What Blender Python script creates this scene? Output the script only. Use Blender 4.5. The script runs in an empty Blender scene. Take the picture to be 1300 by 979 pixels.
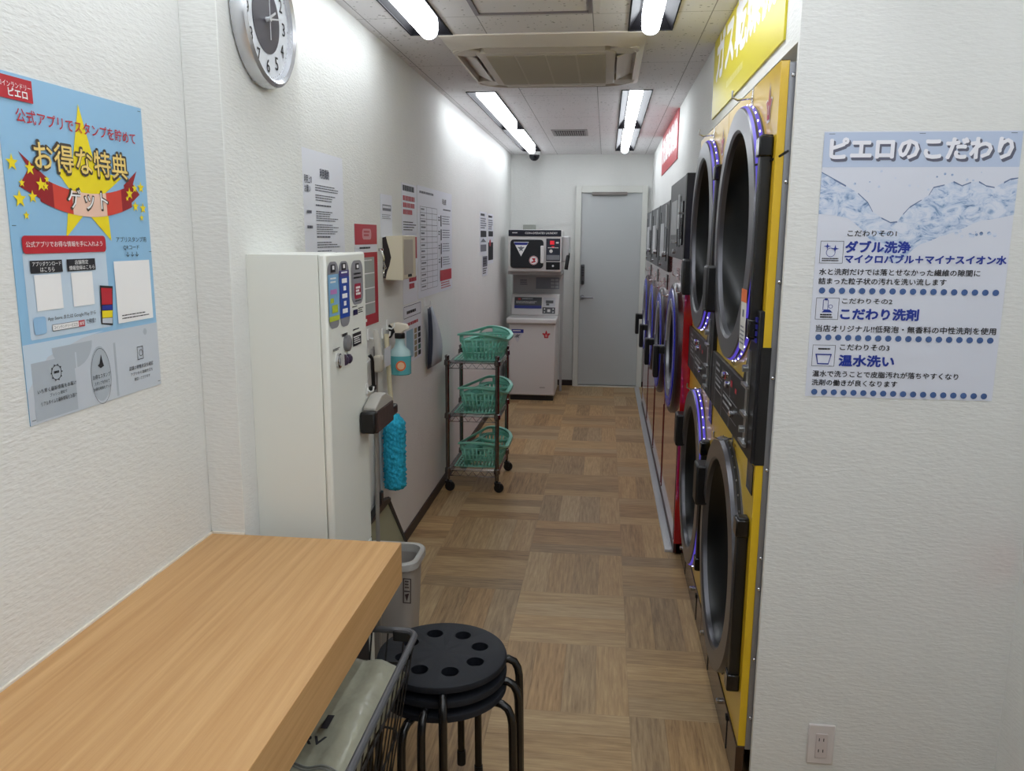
import bpy, bmesh, math, random
from mathutils import Vector, Matrix
random.seed(7)
C = bpy.context.scene.collection
S = bpy.context.scene
PI = math.pi
# ---------------------------------------------------------------- camera, world, exposure
cam = bpy.data.objects.new('camera', bpy.data.cameras.new('camera'))
C.objects.link(cam); S.camera = cam
YAW, PIT, ROL = 0.113402386, 0.182923244, 0.00714021041
f_ = Vector((-math.sin(YAW)*math.cos(PIT), math.cos(YAW)*math.cos(PIT), -math.sin(PIT)))
r_ = Vector((math.cos(YAW), math.sin(YAW), 0)); u_ = r_.cross(f_)
r2 = math.cos(ROL)*r_ + math.sin(ROL)*u_; u2 = -math.sin(ROL)*r_ + math.cos(ROL)*u_
cam.matrix_world = Matrix(((r2.x, u2.x, -f_.x, 0), (r2.y, u2.y, -f_.y, 0), (r2.z, u2.z, -f_.z, 1.56), (0, 0, 0, 1)))
cam.data.sensor_width = 36; cam.data.lens = 1021.78/1300*36; cam.data.clip_start = 0.02
W = bpy.data.worlds.new('world'); S.world = W; W.use_nodes = True
W.node_tree.nodes['Background'].inputs[0].default_value = (0.8, 0.9, 1, 1)
W.node_tree.nodes['Background'].inputs[1].default_value = 0.02
S.view_settings.view_transform = 'Standard'; S.view_settings.look = 'None'
S.view_settings.gamma = 1; S.view_settings.use_curve_mapping = False
S.view_settings.exposure = 0.26
LAMP = 8.6          # brightness of the ceiling tubes
# ---------------------------------------------------------------- helpers
def lin(c):
    return tuple(((v/255)/12.92 if v/255 <= 0.04045 else ((v/255+0.055)/1.055)**2.4) for v in c) + (1,)
def M(name, col, rough=0.5, metal=0.0, emit=0, spec=0.5, trans=0, coat=0, alpha=1, emitcol=None):
    m = bpy.data.materials.new(name); m.use_nodes = True
    b = m.node_tree.nodes['Principled BSDF']
    b.inputs['Base Color'].default_value = lin(col)
    b.inputs['Roughness'].default_value = rough; b.inputs['Metallic'].default_value = metal
    b.inputs['Specular IOR Level'].default_value = spec
    if trans: b.inputs['Transmission Weight'].default_value = trans
    if coat: b.inputs['Coat Weight'].default_value = coat; b.inputs['Coat Roughness'].default_value = 0.05
    if alpha < 1: b.inputs['Alpha'].default_value = alpha
    if emit:
        b.inputs['Emission Color'].default_value = lin(emitcol or col); b.inputs['Emission Strength'].default_value = emit
    return m
def nodes(m):
    n = m.node_tree.nodes; l = m.node_tree.links
    return n, l, n['Principled BSDF']
def noisy(m, scale, amount, bump=0.0, dist=0.002, detail=4, mul=0.25, bscale=None):
    """colour mottling by noise in object space, with an optional bump"""
    n, l, b = nodes(m)
    tc = n.new('ShaderNodeTexCoord'); mp = n.new('ShaderNodeMapping'); mp.inputs['Scale'].default_value = scale
    l.new(tc.outputs['Object'], mp.inputs['Vector'])
    nz = n.new('ShaderNodeTexNoise'); nz.inputs['Scale'].default_value = 1; nz.inputs['Detail'].default_value = detail
    l.new(mp.outputs[0], nz.inputs['Vector'])
    if amount:
        col = b.inputs['Base Color'].default_value[:]
        r = n.new('ShaderNodeValToRGB')
        r.color_ramp.elements[0].position = 0.3; r.color_ramp.elements[1].position = 0.7
        r.color_ramp.elements[0].color = tuple(c*(1-amount) for c in col[:3])+(1,)
        r.color_ramp.elements[1].color = tuple(min(1, c*(1+amount)) for c in col[:3])+(1,)
        l.new(nz.outputs['Fac'], r.inputs[0]); l.new(r.outputs[0], b.inputs['Base Color'])
    if bump:
        src = nz
        if bscale:
            mp2 = n.new('ShaderNodeMapping'); mp2.inputs['Scale'].default_value = bscale
            l.new(tc.outputs['Object'], mp2.inputs['Vector'])
            src = n.new('ShaderNodeTexNoise'); src.inputs['Scale'].default_value = 1; src.inputs['Detail'].default_value = 2
            l.new(mp2.outputs[0], src.inputs['Vector'])
        bp = n.new('ShaderNodeBump'); bp.inputs['Strength'].default_value = bump; bp.inputs['Distance'].default_value = dist
        l.new(src.outputs['Fac'], bp.inputs['Height']); l.new(bp.outputs[0], b.inputs['Normal'])
    return m

class G:
    """collects shapes into one mesh"""
    def __init__(s): s.bm = bmesh.new(); s.mi = 0
    def mat(s, i): s.mi = i; return s
    def face(s, vs):
        try:
            f = s.bm.faces.new(vs); f.material_index = s.mi; return f
        except ValueError: return None
    def v(s, p): return s.bm.verts.new(p)
    def poly(s, pts): return s.face([s.v(p) for p in pts])
    def box(s, x0, x1, y0, y1, z0, z1, skip=''):
        v = [s.v((x, y, z)) for x in (x0, x1) for y in (y0, y1) for z in (z0, z1)]
        F = {'-x': (0, 1, 3, 2), '+x': (4, 6, 7, 5), '-y': (0, 4, 5, 1), '+y': (2, 3, 7, 6), '-z': (0, 2, 6, 4), '+z': (1, 5, 7, 3)}
        for k, q in F.items():
            if k not in skip.split(','): s.face([v[i] for i in q])
        return s
    def prism(s, pts, ax, a, b):
        def P(p, t): return {'x': (t, p[0], p[1]), 'y': (p[0], t, p[1]), 'z': (p[0], p[1], t)}[ax]
        A = [s.v(P(p, a)) for p in pts]; B = [s.v(P(p, b)) for p in pts]
        n = len(pts); s.face(A[::-1]); s.face(B)
        for i in range(n): s.face([A[i], A[(i+1) % n], B[(i+1) % n], B[i]])
        return s
    def ring(s, p, u, v, r, seg): return [s.v(p + u*(r*math.cos(2*PI*k/seg)) + v*(r*math.sin(2*PI*k/seg))) for k in range(seg)]
    def tube(s, pts, r, seg=8, closed=False, caps=True):
        pts = [Vector(p) for p in pts]; n = len(pts); rings = []
        rr = r if isinstance(r, (list, tuple)) else [r]*n
        t0 = (pts[1]-pts[0]).normalized()
        up = Vector((0, 0, 1)) if abs(t0.z) < 0.9 else Vector((1, 0, 0))
        u = t0.cross(up).normalized()
        for i in range(n):
            if closed: t = (pts[(i+1) % n]-pts[i-1])
            else: t = pts[min(i+1, n-1)]-pts[max(i-1, 0)]
            t = t.normalized() if t.length > 1e-9 else t0
            u = (u - t*u.dot(t)); u = u.normalized() if u.length > 1e-6 else t.orthogonal().normalized()
            rings.append(s.ring(pts[i], u, t.cross(u), rr[i], seg))
        m = n if closed else n-1
        for i in range(m):
            A, B = rings[i], rings[(i+1) % n]
            for k in range(seg): s.face([A[k], A[(k+1) % seg], B[(k+1) % seg], B[k]])
        if caps and not closed: s.face(rings[0][::-1]); s.face(rings[-1])
        return s
    def cyl(s, a, b, r, seg=16): return s.tube([a, b], r, seg)
    def lathe(s, prof, o, axis, seg=48, cap0=False, cap1=False):
        o = Vector(o); ax = Vector(axis).normalized(); u = ax.orthogonal().normalized(); v = ax.cross(u)
        R = []
        for r, h in prof:
            if r < 1e-6: R.append([s.v(o+ax*h)])
            else: R.append(s.ring(o+ax*h, u, v, r, seg))
        for A, B in zip(R, R[1:]):
            for k in range(seg):
                a = [A[k % len(A)], A[(k+1) % len(A)]] if len(A) > 1 else [A[0]]
                b = [B[(k+1) % len(B)], B[k % len(B)]] if len(B) > 1 else [B[0]]
                if len(a)+len(b) >= 3: s.face(a+b)
        if cap0 and len(R[0]) > 1: s.face(R[0][::-1])
        if cap1 and len(R[-1]) > 1: s.face(R[-1])
        return s
    def ball(s, c, r, sc=(1, 1, 1), seg=16, rings=10):
        c = Vector(c); R = []
        for i in range(rings+1):
            a = PI*i/rings
            if i in (0, rings): R.append([s.v(c+Vector((0, 0, r*math.cos(a)*sc[2])))])
            else: R.append([s.v(c+Vector((r*math.sin(a)*math.cos(2*PI*k/seg)*sc[0], r*math.sin(a)*math.sin(2*PI*k/seg)*sc[1], r*math.cos(a)*sc[2]))) for k in range(seg)])
        for A, B in zip(R, R[1:]):
            for k in range(seg):
                a = [A[k % len(A)], A[(k+1) % len(A)]] if len(A) > 1 else [A[0]]
                b = [B[(k+1) % len(B)], B[k % len(B)]] if len(B) > 1 else [B[0]]
                s.face(a+b)
        return s
    def plate_hole(s, y0, y1, z0, z1, yc, zc, r, x, seg=64):
        """rectangle in the plane x with a round hole"""
        an = sorted([2*PI*k/seg for k in range(seg)]+[math.atan2(zz-zc, yy-yc) % (2*PI) for yy in (y0, y1) for zz in (z0, z1)])
        A, B = [], []
        for a in an:
            c, d = math.cos(a), math.sin(a)
            ts = []
            if c > 1e-9: ts.append((y1-yc)/c)
            if c < -1e-9: ts.append((y0-yc)/c)
            if d > 1e-9: ts.append((z1-zc)/d)
            if d < -1e-9: ts.append((z0-zc)/d)
            t = min(ts)
            A.append(s.v((x, yc+r*c, zc+r*d))); B.append(s.v((x, yc+t*c, zc+t*d)))
        n = len(an)
        for k in range(n): s.face([A[k], B[k], B[(k+1) % n], A[(k+1) % n]])
        return s
    def each(s, name, mats, parent=None, bevel=0):
        """every loose piece a part of its own"""
        bmesh.ops.remove_doubles(s.bm, verts=s.bm.verts[:], dist=1e-6)
        s.bm.verts.ensure_lookup_table(); seen = set(); out = []
        for v0 in list(s.bm.verts):
            if v0 in seen: continue
            st, isl = [v0], []; seen.add(v0)
            while st:
                v = st.pop(); isl.append(v)
                for e in v.link_edges:
                    w = e.other_vert(v)
                    if w not in seen: seen.add(w); st.append(w)
            g = G(); mp = {v: g.bm.verts.new(v.co) for v in isl}
            for f in {f for v in isl for f in v.link_faces}:
                try: q = g.bm.faces.new([mp[v] for v in f.verts]); q.material_index = f.material_index
                except ValueError: pass
            out.append(g)
        s.bm.free()
        return [g.build(name, mats, parent, bevel) for g in out]
    def build(s, name, mats, parent=None, bevel=0, smooth=True, kind=None, label=None, angle=35):
        me = bpy.data.meshes.new(name)
        bmesh.ops.remove_doubles(s.bm, verts=s.bm.verts[:], dist=1e-6)
        bmesh.ops.recalc_face_normals(s.bm, faces=s.bm.faces[:])
        if parent is not None and parent.name in WL:
            bmesh.ops.translate(s.bm, vec=-WL[parent.name], verts=s.bm.verts[:])
        s.bm.to_mesh(me); s.bm.free()
        for m in (mats if isinstance(mats, (list, tuple)) else [mats]): me.materials.append(m)
        if smooth: me.shade_smooth(); me.set_sharp_from_angle(angle=math.radians(angle))
        o = bpy.data.objects.new(name, me); C.objects.link(o)
        if parent is not None:
            o.parent = parent
            if parent.name in WL: WL[o.name] = WL[parent.name]
        if bevel:
            b = o.modifiers.new('bevel', 'BEVEL'); b.width = bevel; b.segments = 2; b.limit_method = 'ANGLE'; b.angle_limit = math.radians(40)
        if kind: o['kind'] = kind
        if label: o['label'] = label
        return o
WL = {}
def thing(name, label, cat, loc=(0, 0, 0), group=None, local=False):
    o = bpy.data.objects.new(name, None); C.objects.link(o); o.empty_display_size = 0.05
    o.location = loc; o['label'] = label; o['category'] = cat
    if group: o['group'] = group
    WL[o.name] = Vector((0, 0, 0)) if local else Vector(loc)
    return o
def tag(o, label, cat, group=None):
    o['label'] = label; o['category'] = cat
    if group: o['group'] = group
    return o
def dup(root, loc, label, group=None):
    r = root.copy(); C.objects.link(r); r.location = loc; r['label'] = label
    if group: r['group'] = group
    for ch in list(root.children):
        c = ch.copy(); C.objects.link(c); c.parent = r
        for g in ch.children:
            d = g.copy(); C.objects.link(d); d.parent = c
    return r
class Sheet:
    """a flat plane for print: O is its top left corner, U runs to the reader's right, D runs down, N faces the reader"""
    def __init__(s, O, U, D, N): s.O, s.U, s.D, s.N = Vector(O), Vector(U), Vector(D), Vector(N); s.g = G(); s.e = 0.0012
    def lay(s, e): s.e = e; return s
    def nx(s): s.e += 4e-6
    def mat(s, i): s.g.mi = i; return s
    def P(s, u, v): return s.O+s.U*u+s.D*v+s.N*s.e
    def rect(s, u0, v0, u1, v1): s.nx(); s.g.poly([s.P(u0, v0), s.P(u0, v1), s.P(u1, v1), s.P(u1, v0)]); return s
    def rrect(s, u0, v0, u1, v1, r, n=5):
        p = []
        for cu, cv, a in ((u1-r, v0+r, -PI/2), (u1-r, v1-r, 0), (u0+r, v1-r, PI/2), (u0+r, v0+r, PI)):
            for k in range(n+1): t = a+PI/2*k/n; p.append(s.P(cu+r*math.cos(t), cv+r*math.sin(t)))
        s.nx(); s.g.poly(p[::-1]); return s
    def frame(s, u0, v0, u1, v1, w):
        s.rect(u0, v0, u1, v0+w); s.rect(u0, v1-w, u1, v1); s.rect(u0, v0+w, u0+w, v1-w); s.rect(u1-w, v0+w, u1, v1-w); return s
    def disc(s, u, v, r, n=20, rv=None):
        s.nx()
        s.g.poly([s.P(u+r*math.cos(-2*PI*k/n), v+(rv or r)*math.sin(-2*PI*k/n)) for k in range(n)]); return s
    def circ(s, u, v, r, w, n=28, rv=None):
        q = (rv or r); s.nx()
        for k in range(n):
            a, b = 2*PI*k/n, 2*PI*(k+1)/n
            s.g.poly([s.P(u+(r+d)*math.cos(t), v+(q+d)*math.sin(t)) for t, d in ((a, 0), (a, w), (b, w), (b, 0))])
        return s
    def pg(s, pts): s.nx(); s.g.poly([s.P(*p) for p in pts]); return s
    def star(s, u, v, R, r=None, n=5, rot=0):
        r = r or R*0.42
        A = [(u+(R if k % 2 == 0 else r)*math.sin(PI*k/n+rot), v-(R if k % 2 == 0 else r)*math.cos(PI*k/n+rot)) for k in range(2*n)]
        for k in range(2*n): s.pg([(u, v), A[k], A[(k+1) % (2*n)]])
        return s
    def txt(s, t, u0, v0, u1, v1, bold=0.0, slope=0.0):
        c = bpy.data.curves.new('lettering', 'FONT'); c.body = t; c.size = 1; c.resolution_u = 2
        o = bpy.data.objects.new('lettering', c); me = o.to_mesh()
        V = [(p.co.x, p.co.y) for p in me.vertices]; F = [list(q.vertices) for q in me.polygons]
        o.to_mesh_clear(); bpy.data.objects.remove(o); bpy.data.curves.remove(c)
        if not V: return s
        xs, ys = [p[0] for p in V], [p[1] for p in V]
        a, b, d, e = min(xs), max(xs), min(ys), max(ys); w = bold*abs(v1-v0)
        n = 0 if bold <= 0 else (2 if bold < 0.01 else (4 if bold < 0.03 else 8))
        sh = [(0, 0)] if not n else ([(-w/2, 0), (w/2, 0)] if n == 2 else [(w*math.cos(2*PI*k/n), w*math.sin(2*PI*k/n)) for k in range(n)])
        for du, dv in sh:
            s.nx(); vs = []
            for x, y in V:
                fu = (x-a)/(b-a or 1)
                vs.append(s.g.v(s.P(u0+du+(u1-u0)*fu, v1+dv-(v1-v0)*(y-d)/(e-d or 1)+slope*fu)))
            for q in F: s.g.face([vs[k] for k in q])
        return s
    def bars(s, u0, v0, u1, v1, rows, fill=0.45, ragged=0.3):
        """lines of print too small to read"""
        h = (v1-v0)/rows
        for i in range(rows):
            end = u1-(u1-u0)*ragged*random.random(); u = u0
            while u < end:
                w = (u1-u0)*(0.03+0.1*random.random())
                s.rect(u, v0+i*h, min(u+w, end), v0+i*h+h*fill); u += w+(u1-u0)*0.012
        return s
# ---------------------------------------------------------------- materials
XL, XR, YB, ZC, YR = -0.991, 0.449, 8.484, 2.388, 2.118
wallm = noisy(M('white_wallpaper', (224, 225, 222), 0.75, spec=0.25), (9, 9, 9), 0.012, 0.6, 0.0028, bscale=(46, 46, 165))
wall_plain = M('white_paint', (226, 227, 222), 0.7, spec=0.25)
trimm = M('offwhite_trim', (215, 216, 210), 0.5)
basem = M('dark_baseboard', (52, 42, 40), 0.45)
darkm = M('dark_void', (14, 14, 15), 0.8)
black = M('black_plastic', (16, 16, 18), 0.42)
blackgl = M('black_gloss', (12, 12, 15), 0.15)
chrome = M('chrome', (205, 205, 208), 0.18, 1.0)
steel = M('grey_sheet_metal', (150, 152, 158), 0.4, 0.7)
alum = M('aluminium', (206, 207, 210), 0.35, 0.55)
whitep = M('white_plastic', (228, 228, 226), 0.4)
greyp = M('grey_plastic', (120, 120, 122), 0.45)
dgrey = noisy(M('dark_grey_panel', (62, 62, 66), 0.35), (40, 40, 40), 0.06)
paper = M('paper_white', (222, 225, 234), 0.45)
ink = M('ink_black', (26, 26, 34), 0.6)
inkg = M('ink_grey', (110, 112, 122), 0.6)
red_ink = M('ink_red', (186, 32, 48), 0.5)
navy = M('ink_navy', (28, 44, 140), 0.5)
white_ink = M('ink_white', (240, 240, 240), 0.5)
yel_ink = M('ink_yellow', (240, 218, 24), 0.5)
blue_ink = M('ink_blue', (60, 110, 190), 0.5)
lampm = M('lamp_diffuser', (255, 255, 255), 0.5, emit=LAMP, emitcol=(243, 249, 255))
housem = M('lamp_trough', (26, 25, 28), 0.6, spec=0.1)

def clear_glass(name):
    m = bpy.data.materials.new(name); m.use_nodes = True; n, l = m.node_tree.nodes, m.node_tree.links
    n.clear(); o = n.new('ShaderNodeOutputMaterial'); mx = n.new('ShaderNodeMixShader'); t = n.new('ShaderNodeBsdfTransparent'); g = n.new('ShaderNodeBsdfGlossy'); f = n.new('ShaderNodeValue')
    g.inputs['Roughness'].default_value = 0.02; f.outputs[0].default_value = 0.05
    l.new(f.outputs[0], mx.inputs[0]); l.new(t.outputs[0], mx.inputs[1]); l.new(g.outputs[0], mx.inputs[2]); l.new(mx.outputs[0], o.inputs[0])
    return m
# floor: basket-weave vinyl squares of four planks, every second square turned
floorm = M('parquet_vinyl', (140, 110, 78), 0.42, spec=0.35)
def make_floor(m):
    n, l, b = nodes(m)
    def mth(op, a, c=None):
        q = n.new('ShaderNodeMath'); q.operation = op
        for i, t in enumerate((a, c)):
            if t is None: continue
            if isinstance(t, (int, float)): q.inputs[i].default_value = t
            else: l.new(t, q.inputs[i])
        return q.outputs[0]
    tc = n.new('ShaderNodeTexCoord'); sx = n.new('ShaderNodeSeparateXYZ'); l.new(tc.outputs['Object'], sx.inputs[0])
    T = 0.4575
    X = mth('DIVIDE', mth('SUBTRACT', sx.outputs[0], 0.12), T); Y = mth('DIVIDE', mth('SUBTRACT', sx.outputs[1], 2.45), T)
    i, j = mth('FLOOR', X), mth('FLOOR', Y); fx, fy = mth('SUBTRACT', X, i), mth('SUBTRACT', Y, j)
    par = mth('FLOORED_MODULO', mth('ADD', i, j), 2.0)       # 1: planks along y
    def mix(fac, a, c): return mth('ADD', mth('MULTIPLY', a, mth('SUBTRACT', 1.0, fac)), mth('MULTIPLY', c, fac))
    across = mth('MULTIPLY', mix(par, fy, fx), 4.0); pk = mth('FLOOR', across); fa = mth('SUBTRACT', across, pk)
    along = mix(par, fx, fy)
    cb = n.new('ShaderNodeCombineXYZ')
    l.new(i, cb.inputs[0]); l.new(j, cb.inputs[1]); l.new(pk, cb.inputs[2])
    wn = n.new('ShaderNodeTexWhiteNoise'); wn.noise_dimensions = '3D'; l.new(cb.outputs[0], wn.inputs['Vector'])
    gv = n.new('ShaderNodeCombineXYZ')
    l.new(mth('ADD', mth('MULTIPLY', along, 2.0), mth('MULTIPLY', wn.outputs['Value'], 37.0)), gv.inputs[0])
    l.new(mth('MULTIPLY', across, 6.5), gv.inputs[1]); l.new(mth('ADD', mth('MULTIPLY', i, 3.7), mth('MULTIPLY', j, 5.3)), gv.inputs[2])
    nz = n.new('ShaderNodeTexNoise'); nz.inputs['Scale'].default_value = 1.6; nz.inputs['Detail'].default_value = 6; nz.inputs['Roughness'].default_value = 0.62
    nz.inputs['Distortion'].default_value = 0.2
    l.new(gv.outputs[0], nz.inputs['Vector'])
    fac = mth('ADD', mth('MULTIPLY', nz.outputs['Fac'], 1.1), mth('MULTIPLY', mth('SUBTRACT', wn.outputs['Value'], 0.5), 0.34))
    r = n.new('ShaderNodeValToRGB'); e = r.color_ramp.elements
    e[0].position = 0.18; e[0].color = lin((116, 90, 64)); e[1].position = 0.92; e[1].color = lin((198, 168, 128))
    q = r.color_ramp.elements.new(0.46); q.color = lin((160, 129, 94)); q = r.color_ramp.elements.new(0.66); q.color = lin((178, 147, 109))
    l.new(fac, r.inputs[0])
    edge = mth('LESS_THAN', mth('MINIMUM', fa, mth('SUBTRACT', 1.0, fa)), 0.012)
    mx = n.new('ShaderNodeMix'); mx.data_type = 'RGBA'
    sc_ = n.new('ShaderNodeSeparateColor'); l.new(wn.outputs['Color'], sc_.inputs[0])
    tn = n.new('ShaderNodeMix'); tn.data_type = 'RGBA'; tn.blend_type = 'MULTIPLY'; tn.inputs['Factor'].default_value = 1.0
    rt = n.new('ShaderNodeValToRGB'); rt.color_ramp.elements[0].color = (0.96, 1.04, 1.08, 1); rt.color_ramp.elements[1].color = (1.07, 1.02, 0.88, 1)
    q = rt.color_ramp.elements.new(0.5); q.color = (1.04, 1.06, 0.98, 1)
    l.new(sc_.outputs[1], rt.inputs[0]); l.new(r.outputs[0], tn.inputs['A']); l.new(rt.outputs[0], tn.inputs['B'])
    l.new(mth('MULTIPLY', edge, 0.3), mx.inputs['Factor']); l.new(tn.outputs['Result'], mx.inputs['A']); mx.inputs['B'].default_value = lin((80, 58, 42))
    l.new(mx.outputs['Result'], b.inputs['Base Color'])
    bp = n.new('ShaderNodeBump'); bp.inputs['Strength'].default_value = 0.05; bp.inputs['Distance'].default_value = 0.0005
    l.new(nz.outputs['Fac'], bp.inputs['Height']); l.new(bp.outputs[0], b.inputs['Normal'])
make_floor(floorm)
# ceiling: rock-wool board with pits and butt joints
ceilm = M('ceiling_board', (236, 234, 236), 0.85, spec=0.2)
def make_ceil(m, joints=0.6):
    n, l, b = nodes(m)
    tc = n.new('ShaderNodeTexCoord'); sx = n.new('ShaderNodeSeparateXYZ'); l.new(tc.outputs['Object'], sx.inputs[0])
    vo = n.new('ShaderNodeTexVoronoi'); vo.inputs['Scale'].default_value = 42; l.new(tc.outputs['Object'], vo.inputs['Vector'])
    nz = n.new('ShaderNodeTexNoise'); nz.inputs['Scale'].default_value = 30; nz.inputs['Detail'].default_value = 3; l.new(tc.outputs['Object'], nz.inputs['Vector'])
    def mth(op, a, c):
        q = n.new('ShaderNodeMath'); q.operation = op
        for i, t in enumerate((a, c)):
            if isinstance(t, (int, float)): q.inputs[i].default_value = t
            else: l.new(t, q.inputs[i])
        return q.outputs[0]
    dot = mth('LESS_THAN', vo.outputs['Distance'], mth('MULTIPLY', mth('SUBTRACT', nz.outputs['Fac'], 0.36), 0.9))
    X = mth('DIVIDE', mth('ADD', sx.outputs[0], 0.0735), 0.4425); fx = mth('ABSOLUTE', mth('SUBTRACT', X, mth('ROUND', X, 0)), 0)
    seam = mth('LESS_THAN', fx, 0.0045)
    Y = mth('DIVIDE', mth('SUBTRACT', sx.outputs[1], 5.02), 0.885); fy = mth('ABSOLUTE', mth('SUBTRACT', Y, mth('ROUND', Y, 0)), 0)
    seam = mth('MAXIMUM', seam, mth('LESS_THAN', fy, 0.002))
    fac = mth('MAXIMUM', mth('MULTIPLY', dot, 0.5), mth('MULTIPLY', seam, joints))
    mx = n.new('ShaderNodeMix'); mx.data_type = 'RGBA'
    l.new(fac, mx.inputs['Factor']); mx.inputs['A'].default_value = b.inputs['Base Color'].default_value; mx.inputs['B'].default_value = lin((70, 66, 66))
    l.new(mx.outputs['Result'], b.inputs['Base Color'])
make_ceil(ceilm)
hatchm = M('hatch_board', (236, 234, 236), 0.85, spec=0.2); make_ceil(hatchm, 0.0)
# light oak veneer, grain along the counter
oak = M('oak_veneer', (205, 160, 108), 0.38, spec=0.35)
def make_oak(m):
    n, l, b = nodes(m)
    tc = n.new('ShaderNodeTexCoord'); mp = n.new('ShaderNodeMapping'); mp.inputs['Scale'].default_value = (60, 1.6, 60)
    l.new(tc.outputs['Object'], mp.inputs['Vector'])
    nz = n.new('ShaderNodeTexNoise'); nz.inputs['Scale'].default_value = 1; nz.inputs['Detail'].default_value = 6; nz.inputs['Roughness'].default_value = 0.65
    l.new(mp.outputs[0], nz.inputs['Vector'])
    r = n.new('ShaderNodeValToRGB'); e = r.color_ramp.elements
    e[0].position = 0.28; e[0].color = lin((186, 140, 88)); e[1].position = 0.75; e[1].color = lin((214, 172, 120))
    l.new(nz.outputs['Fac'], r.inputs[0]); l.new(r.outputs[0], b.inputs['Base Color'])
make_oak(oak)

# ================================================================ THE ROOM
LIGHTS = [(xc, y0) for xc in (-0.748, 0.153) for y0 in (6.52, 4.865, 1.88, 0.22, -1.44)]+[(0.80, 0.22), (0.80, -1.44)]  # short third row and rearmost pair are added to brighten the near room
LW, LL = 0.0835, 1.625
YF, XN = -2.7, 1.098
def struct(name, g, m, bevel=0, **k): return g.build(name, m, None, bevel, kind='structure', **k)
struct('floor', G().box(XL-0.1, 1.3, YF-0.1, YB+0.1, -0.1, 0), floorm)
def ceiling():
    g = G()
    xs = sorted({XL-0.1, 1.3} | {xc+s*LW for xc, _ in LIGHTS for s in (-1, 1)})
    ys = sorted({YF-0.1, YB+0.1} | {y for _, y in LIGHTS} | {y+LL for _, y in LIGHTS})
    holes = {(round(xc, 3), round(y, 3)) for xc, y in LIGHTS}
    for a, b in zip(xs, xs[1:]):
        for c, d in zip(ys, ys[1:]):
            if any(abs((a+b)/2-xc) < LW and abs(b-a-2*LW) < 1e-4 and abs(c-y) < 1e-4 for xc, y in LIGHTS): continue
            g.poly([(a, c, ZC), (a, d, ZC), (b, d, ZC), (b, c, ZC)])
    g.box(XL-0.1, 1.3, YF-0.1, YB+0.1, ZC+0.10, ZC+0.16)
    return struct('ceiling', g, ceilm, smooth=False)
ceiling()
struct('wall_left', G().box(XL-0.1, XL, YF, YB, 0, ZC), wallm)
struct('wall_pillar', G().box(XL, -0.899, 1.872, 2.372, 0, ZC), wallm, bevel=0.002)
struct('wall_back', G().box(XL-0.1, 1.3, YB, YB+0.1, 0, ZC), wallm)
g = G().box(XR, XN+0.2, YR, YR+0.018, 0, ZC).box(XR, XR+0.1, YR+0.018, 3.86, 2.03, ZC).box(XR, XR+0.1, 3.86, YB, 1.70, ZC).box(XR, XR+0.1, 7.56, YB, 0, 1.70)
struct('wall_right', g, wallm)
struct('wall_recess', G().box(1.2, 1.3, YR+0.018, YB, 0, ZC), wall_plain)
struct('wall_near_right', G().box(XN, XN+0.1, YF, YR, 0, ZC), wallm)
fr = struct('unseen_window_1', G().box(XL, XN, YF-0.06, YF, 0, 0.08).box(XL, XN, YF-0.06, YF, ZC-0.1, ZC).box(XL, XL+0.06, YF-0.06, YF, 0.08, ZC-0.1).box(XN-0.06, XN, YF-0.06, YF, 0.08, ZC-0.1).box(0.02, 0.08, YF-0.06, YF, 0.08, ZC-0.1), alum)  # unseen shop front, made dark to keep bounce light down
G().box(XL+0.06, XN-0.06, YF-0.035, YF-0.027, 0.08, ZC-0.1).build('glass', M('bounce_cutting_glass', (10, 11, 13), 0.05), fr)
struct('baseboard_left', G().box(XL, XL+0.008, 2.372, YB, 0, 0.06), basem, bevel=0.002)
struct('baseboard_back', G().box(XL, -0.315, YB-0.008, YB, 0, 0.06).box(0.405, XR, YB-0.008, YB, 0, 0.06), basem, bevel=0.002)
# ribbed aluminium edging of the machine plinth, with the return at its near end
g = G().box(0.337, 0.383, 3.905, 8.45, 0, 0.012).box(0.383, 0.449, 3.905, 3.935, 0, 0.012)
for k in range(5): g.box(0.341+k*0.0085, 0.3455+k*0.0085, 3.91, 8.44, 0.012, 0.0145)
for k in range(3): g.box(0.383, 0.447, 3.909+k*0.008, 3.913+k*0.008, 0.012, 0.0145)
struct('trim_1', g, alum)
struct('trim_2', G().box(0.383, 1.2, 3.935, 8.45, 0, 0.008), floorm)

# back door
g = G().box(-0.318, -0.262, YB-0.05, YB, 0, 2.075).box(0.352, 0.408, YB-0.05, YB, 0, 2.075).box(-0.262, 0.352, YB-0.05, YB, 2.005, 2.075)
door = struct('door_1', g, trimm, bevel=0.004)
G().box(-0.262, 0.352, YB-0.028, YB-0.002, 0.022, 2.005).build('door_panel', M('door_paint', (190, 194, 195), 0.42), door, 0.002)
G().box(-0.262, 0.352, YB-0.05, YB, 0.0, 0.012).build('threshold', M('pale_sill', (225, 222, 214), 0.3), door, 0.001)
G().box(-0.155, 0.20, YB-0.062, YB-0.028, 1.978, 2.012).build('closer', M('closer_grey', (128, 122, 118), 0.4), door, 0.006)
g = G().cyl((-0.232, YB-0.028, 0.945), (-0.232, YB-0.04, 0.945), 0.024, 20).tube([(-0.232, YB-0.035, 0.945), (-0.232, YB-0.075, 0.945), (-0.215, YB-0.082, 0.945), (-0.118, YB-0.082, 0.944)], 0.009, 10)
g.build('lever_handle', steel, door)
g = G().box(-0.25, -0.214, YB-0.05, YB-0.028, 1.075, 1.285)
kp = g.build('keypad', M('lock_grey', (96, 98, 102), 0.35, 0.6), door, 0.012)
g = G()
for r in range(4):
    g.box(-0.245, -0.219, YB-0.053, YB-0.05, 1.165+r*0.026, 1.179+r*0.026)
g.cyl((-0.232, YB-0.05, 1.105), (-0.232, YB-0.075, 1.105), 0.014, 14)
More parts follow.
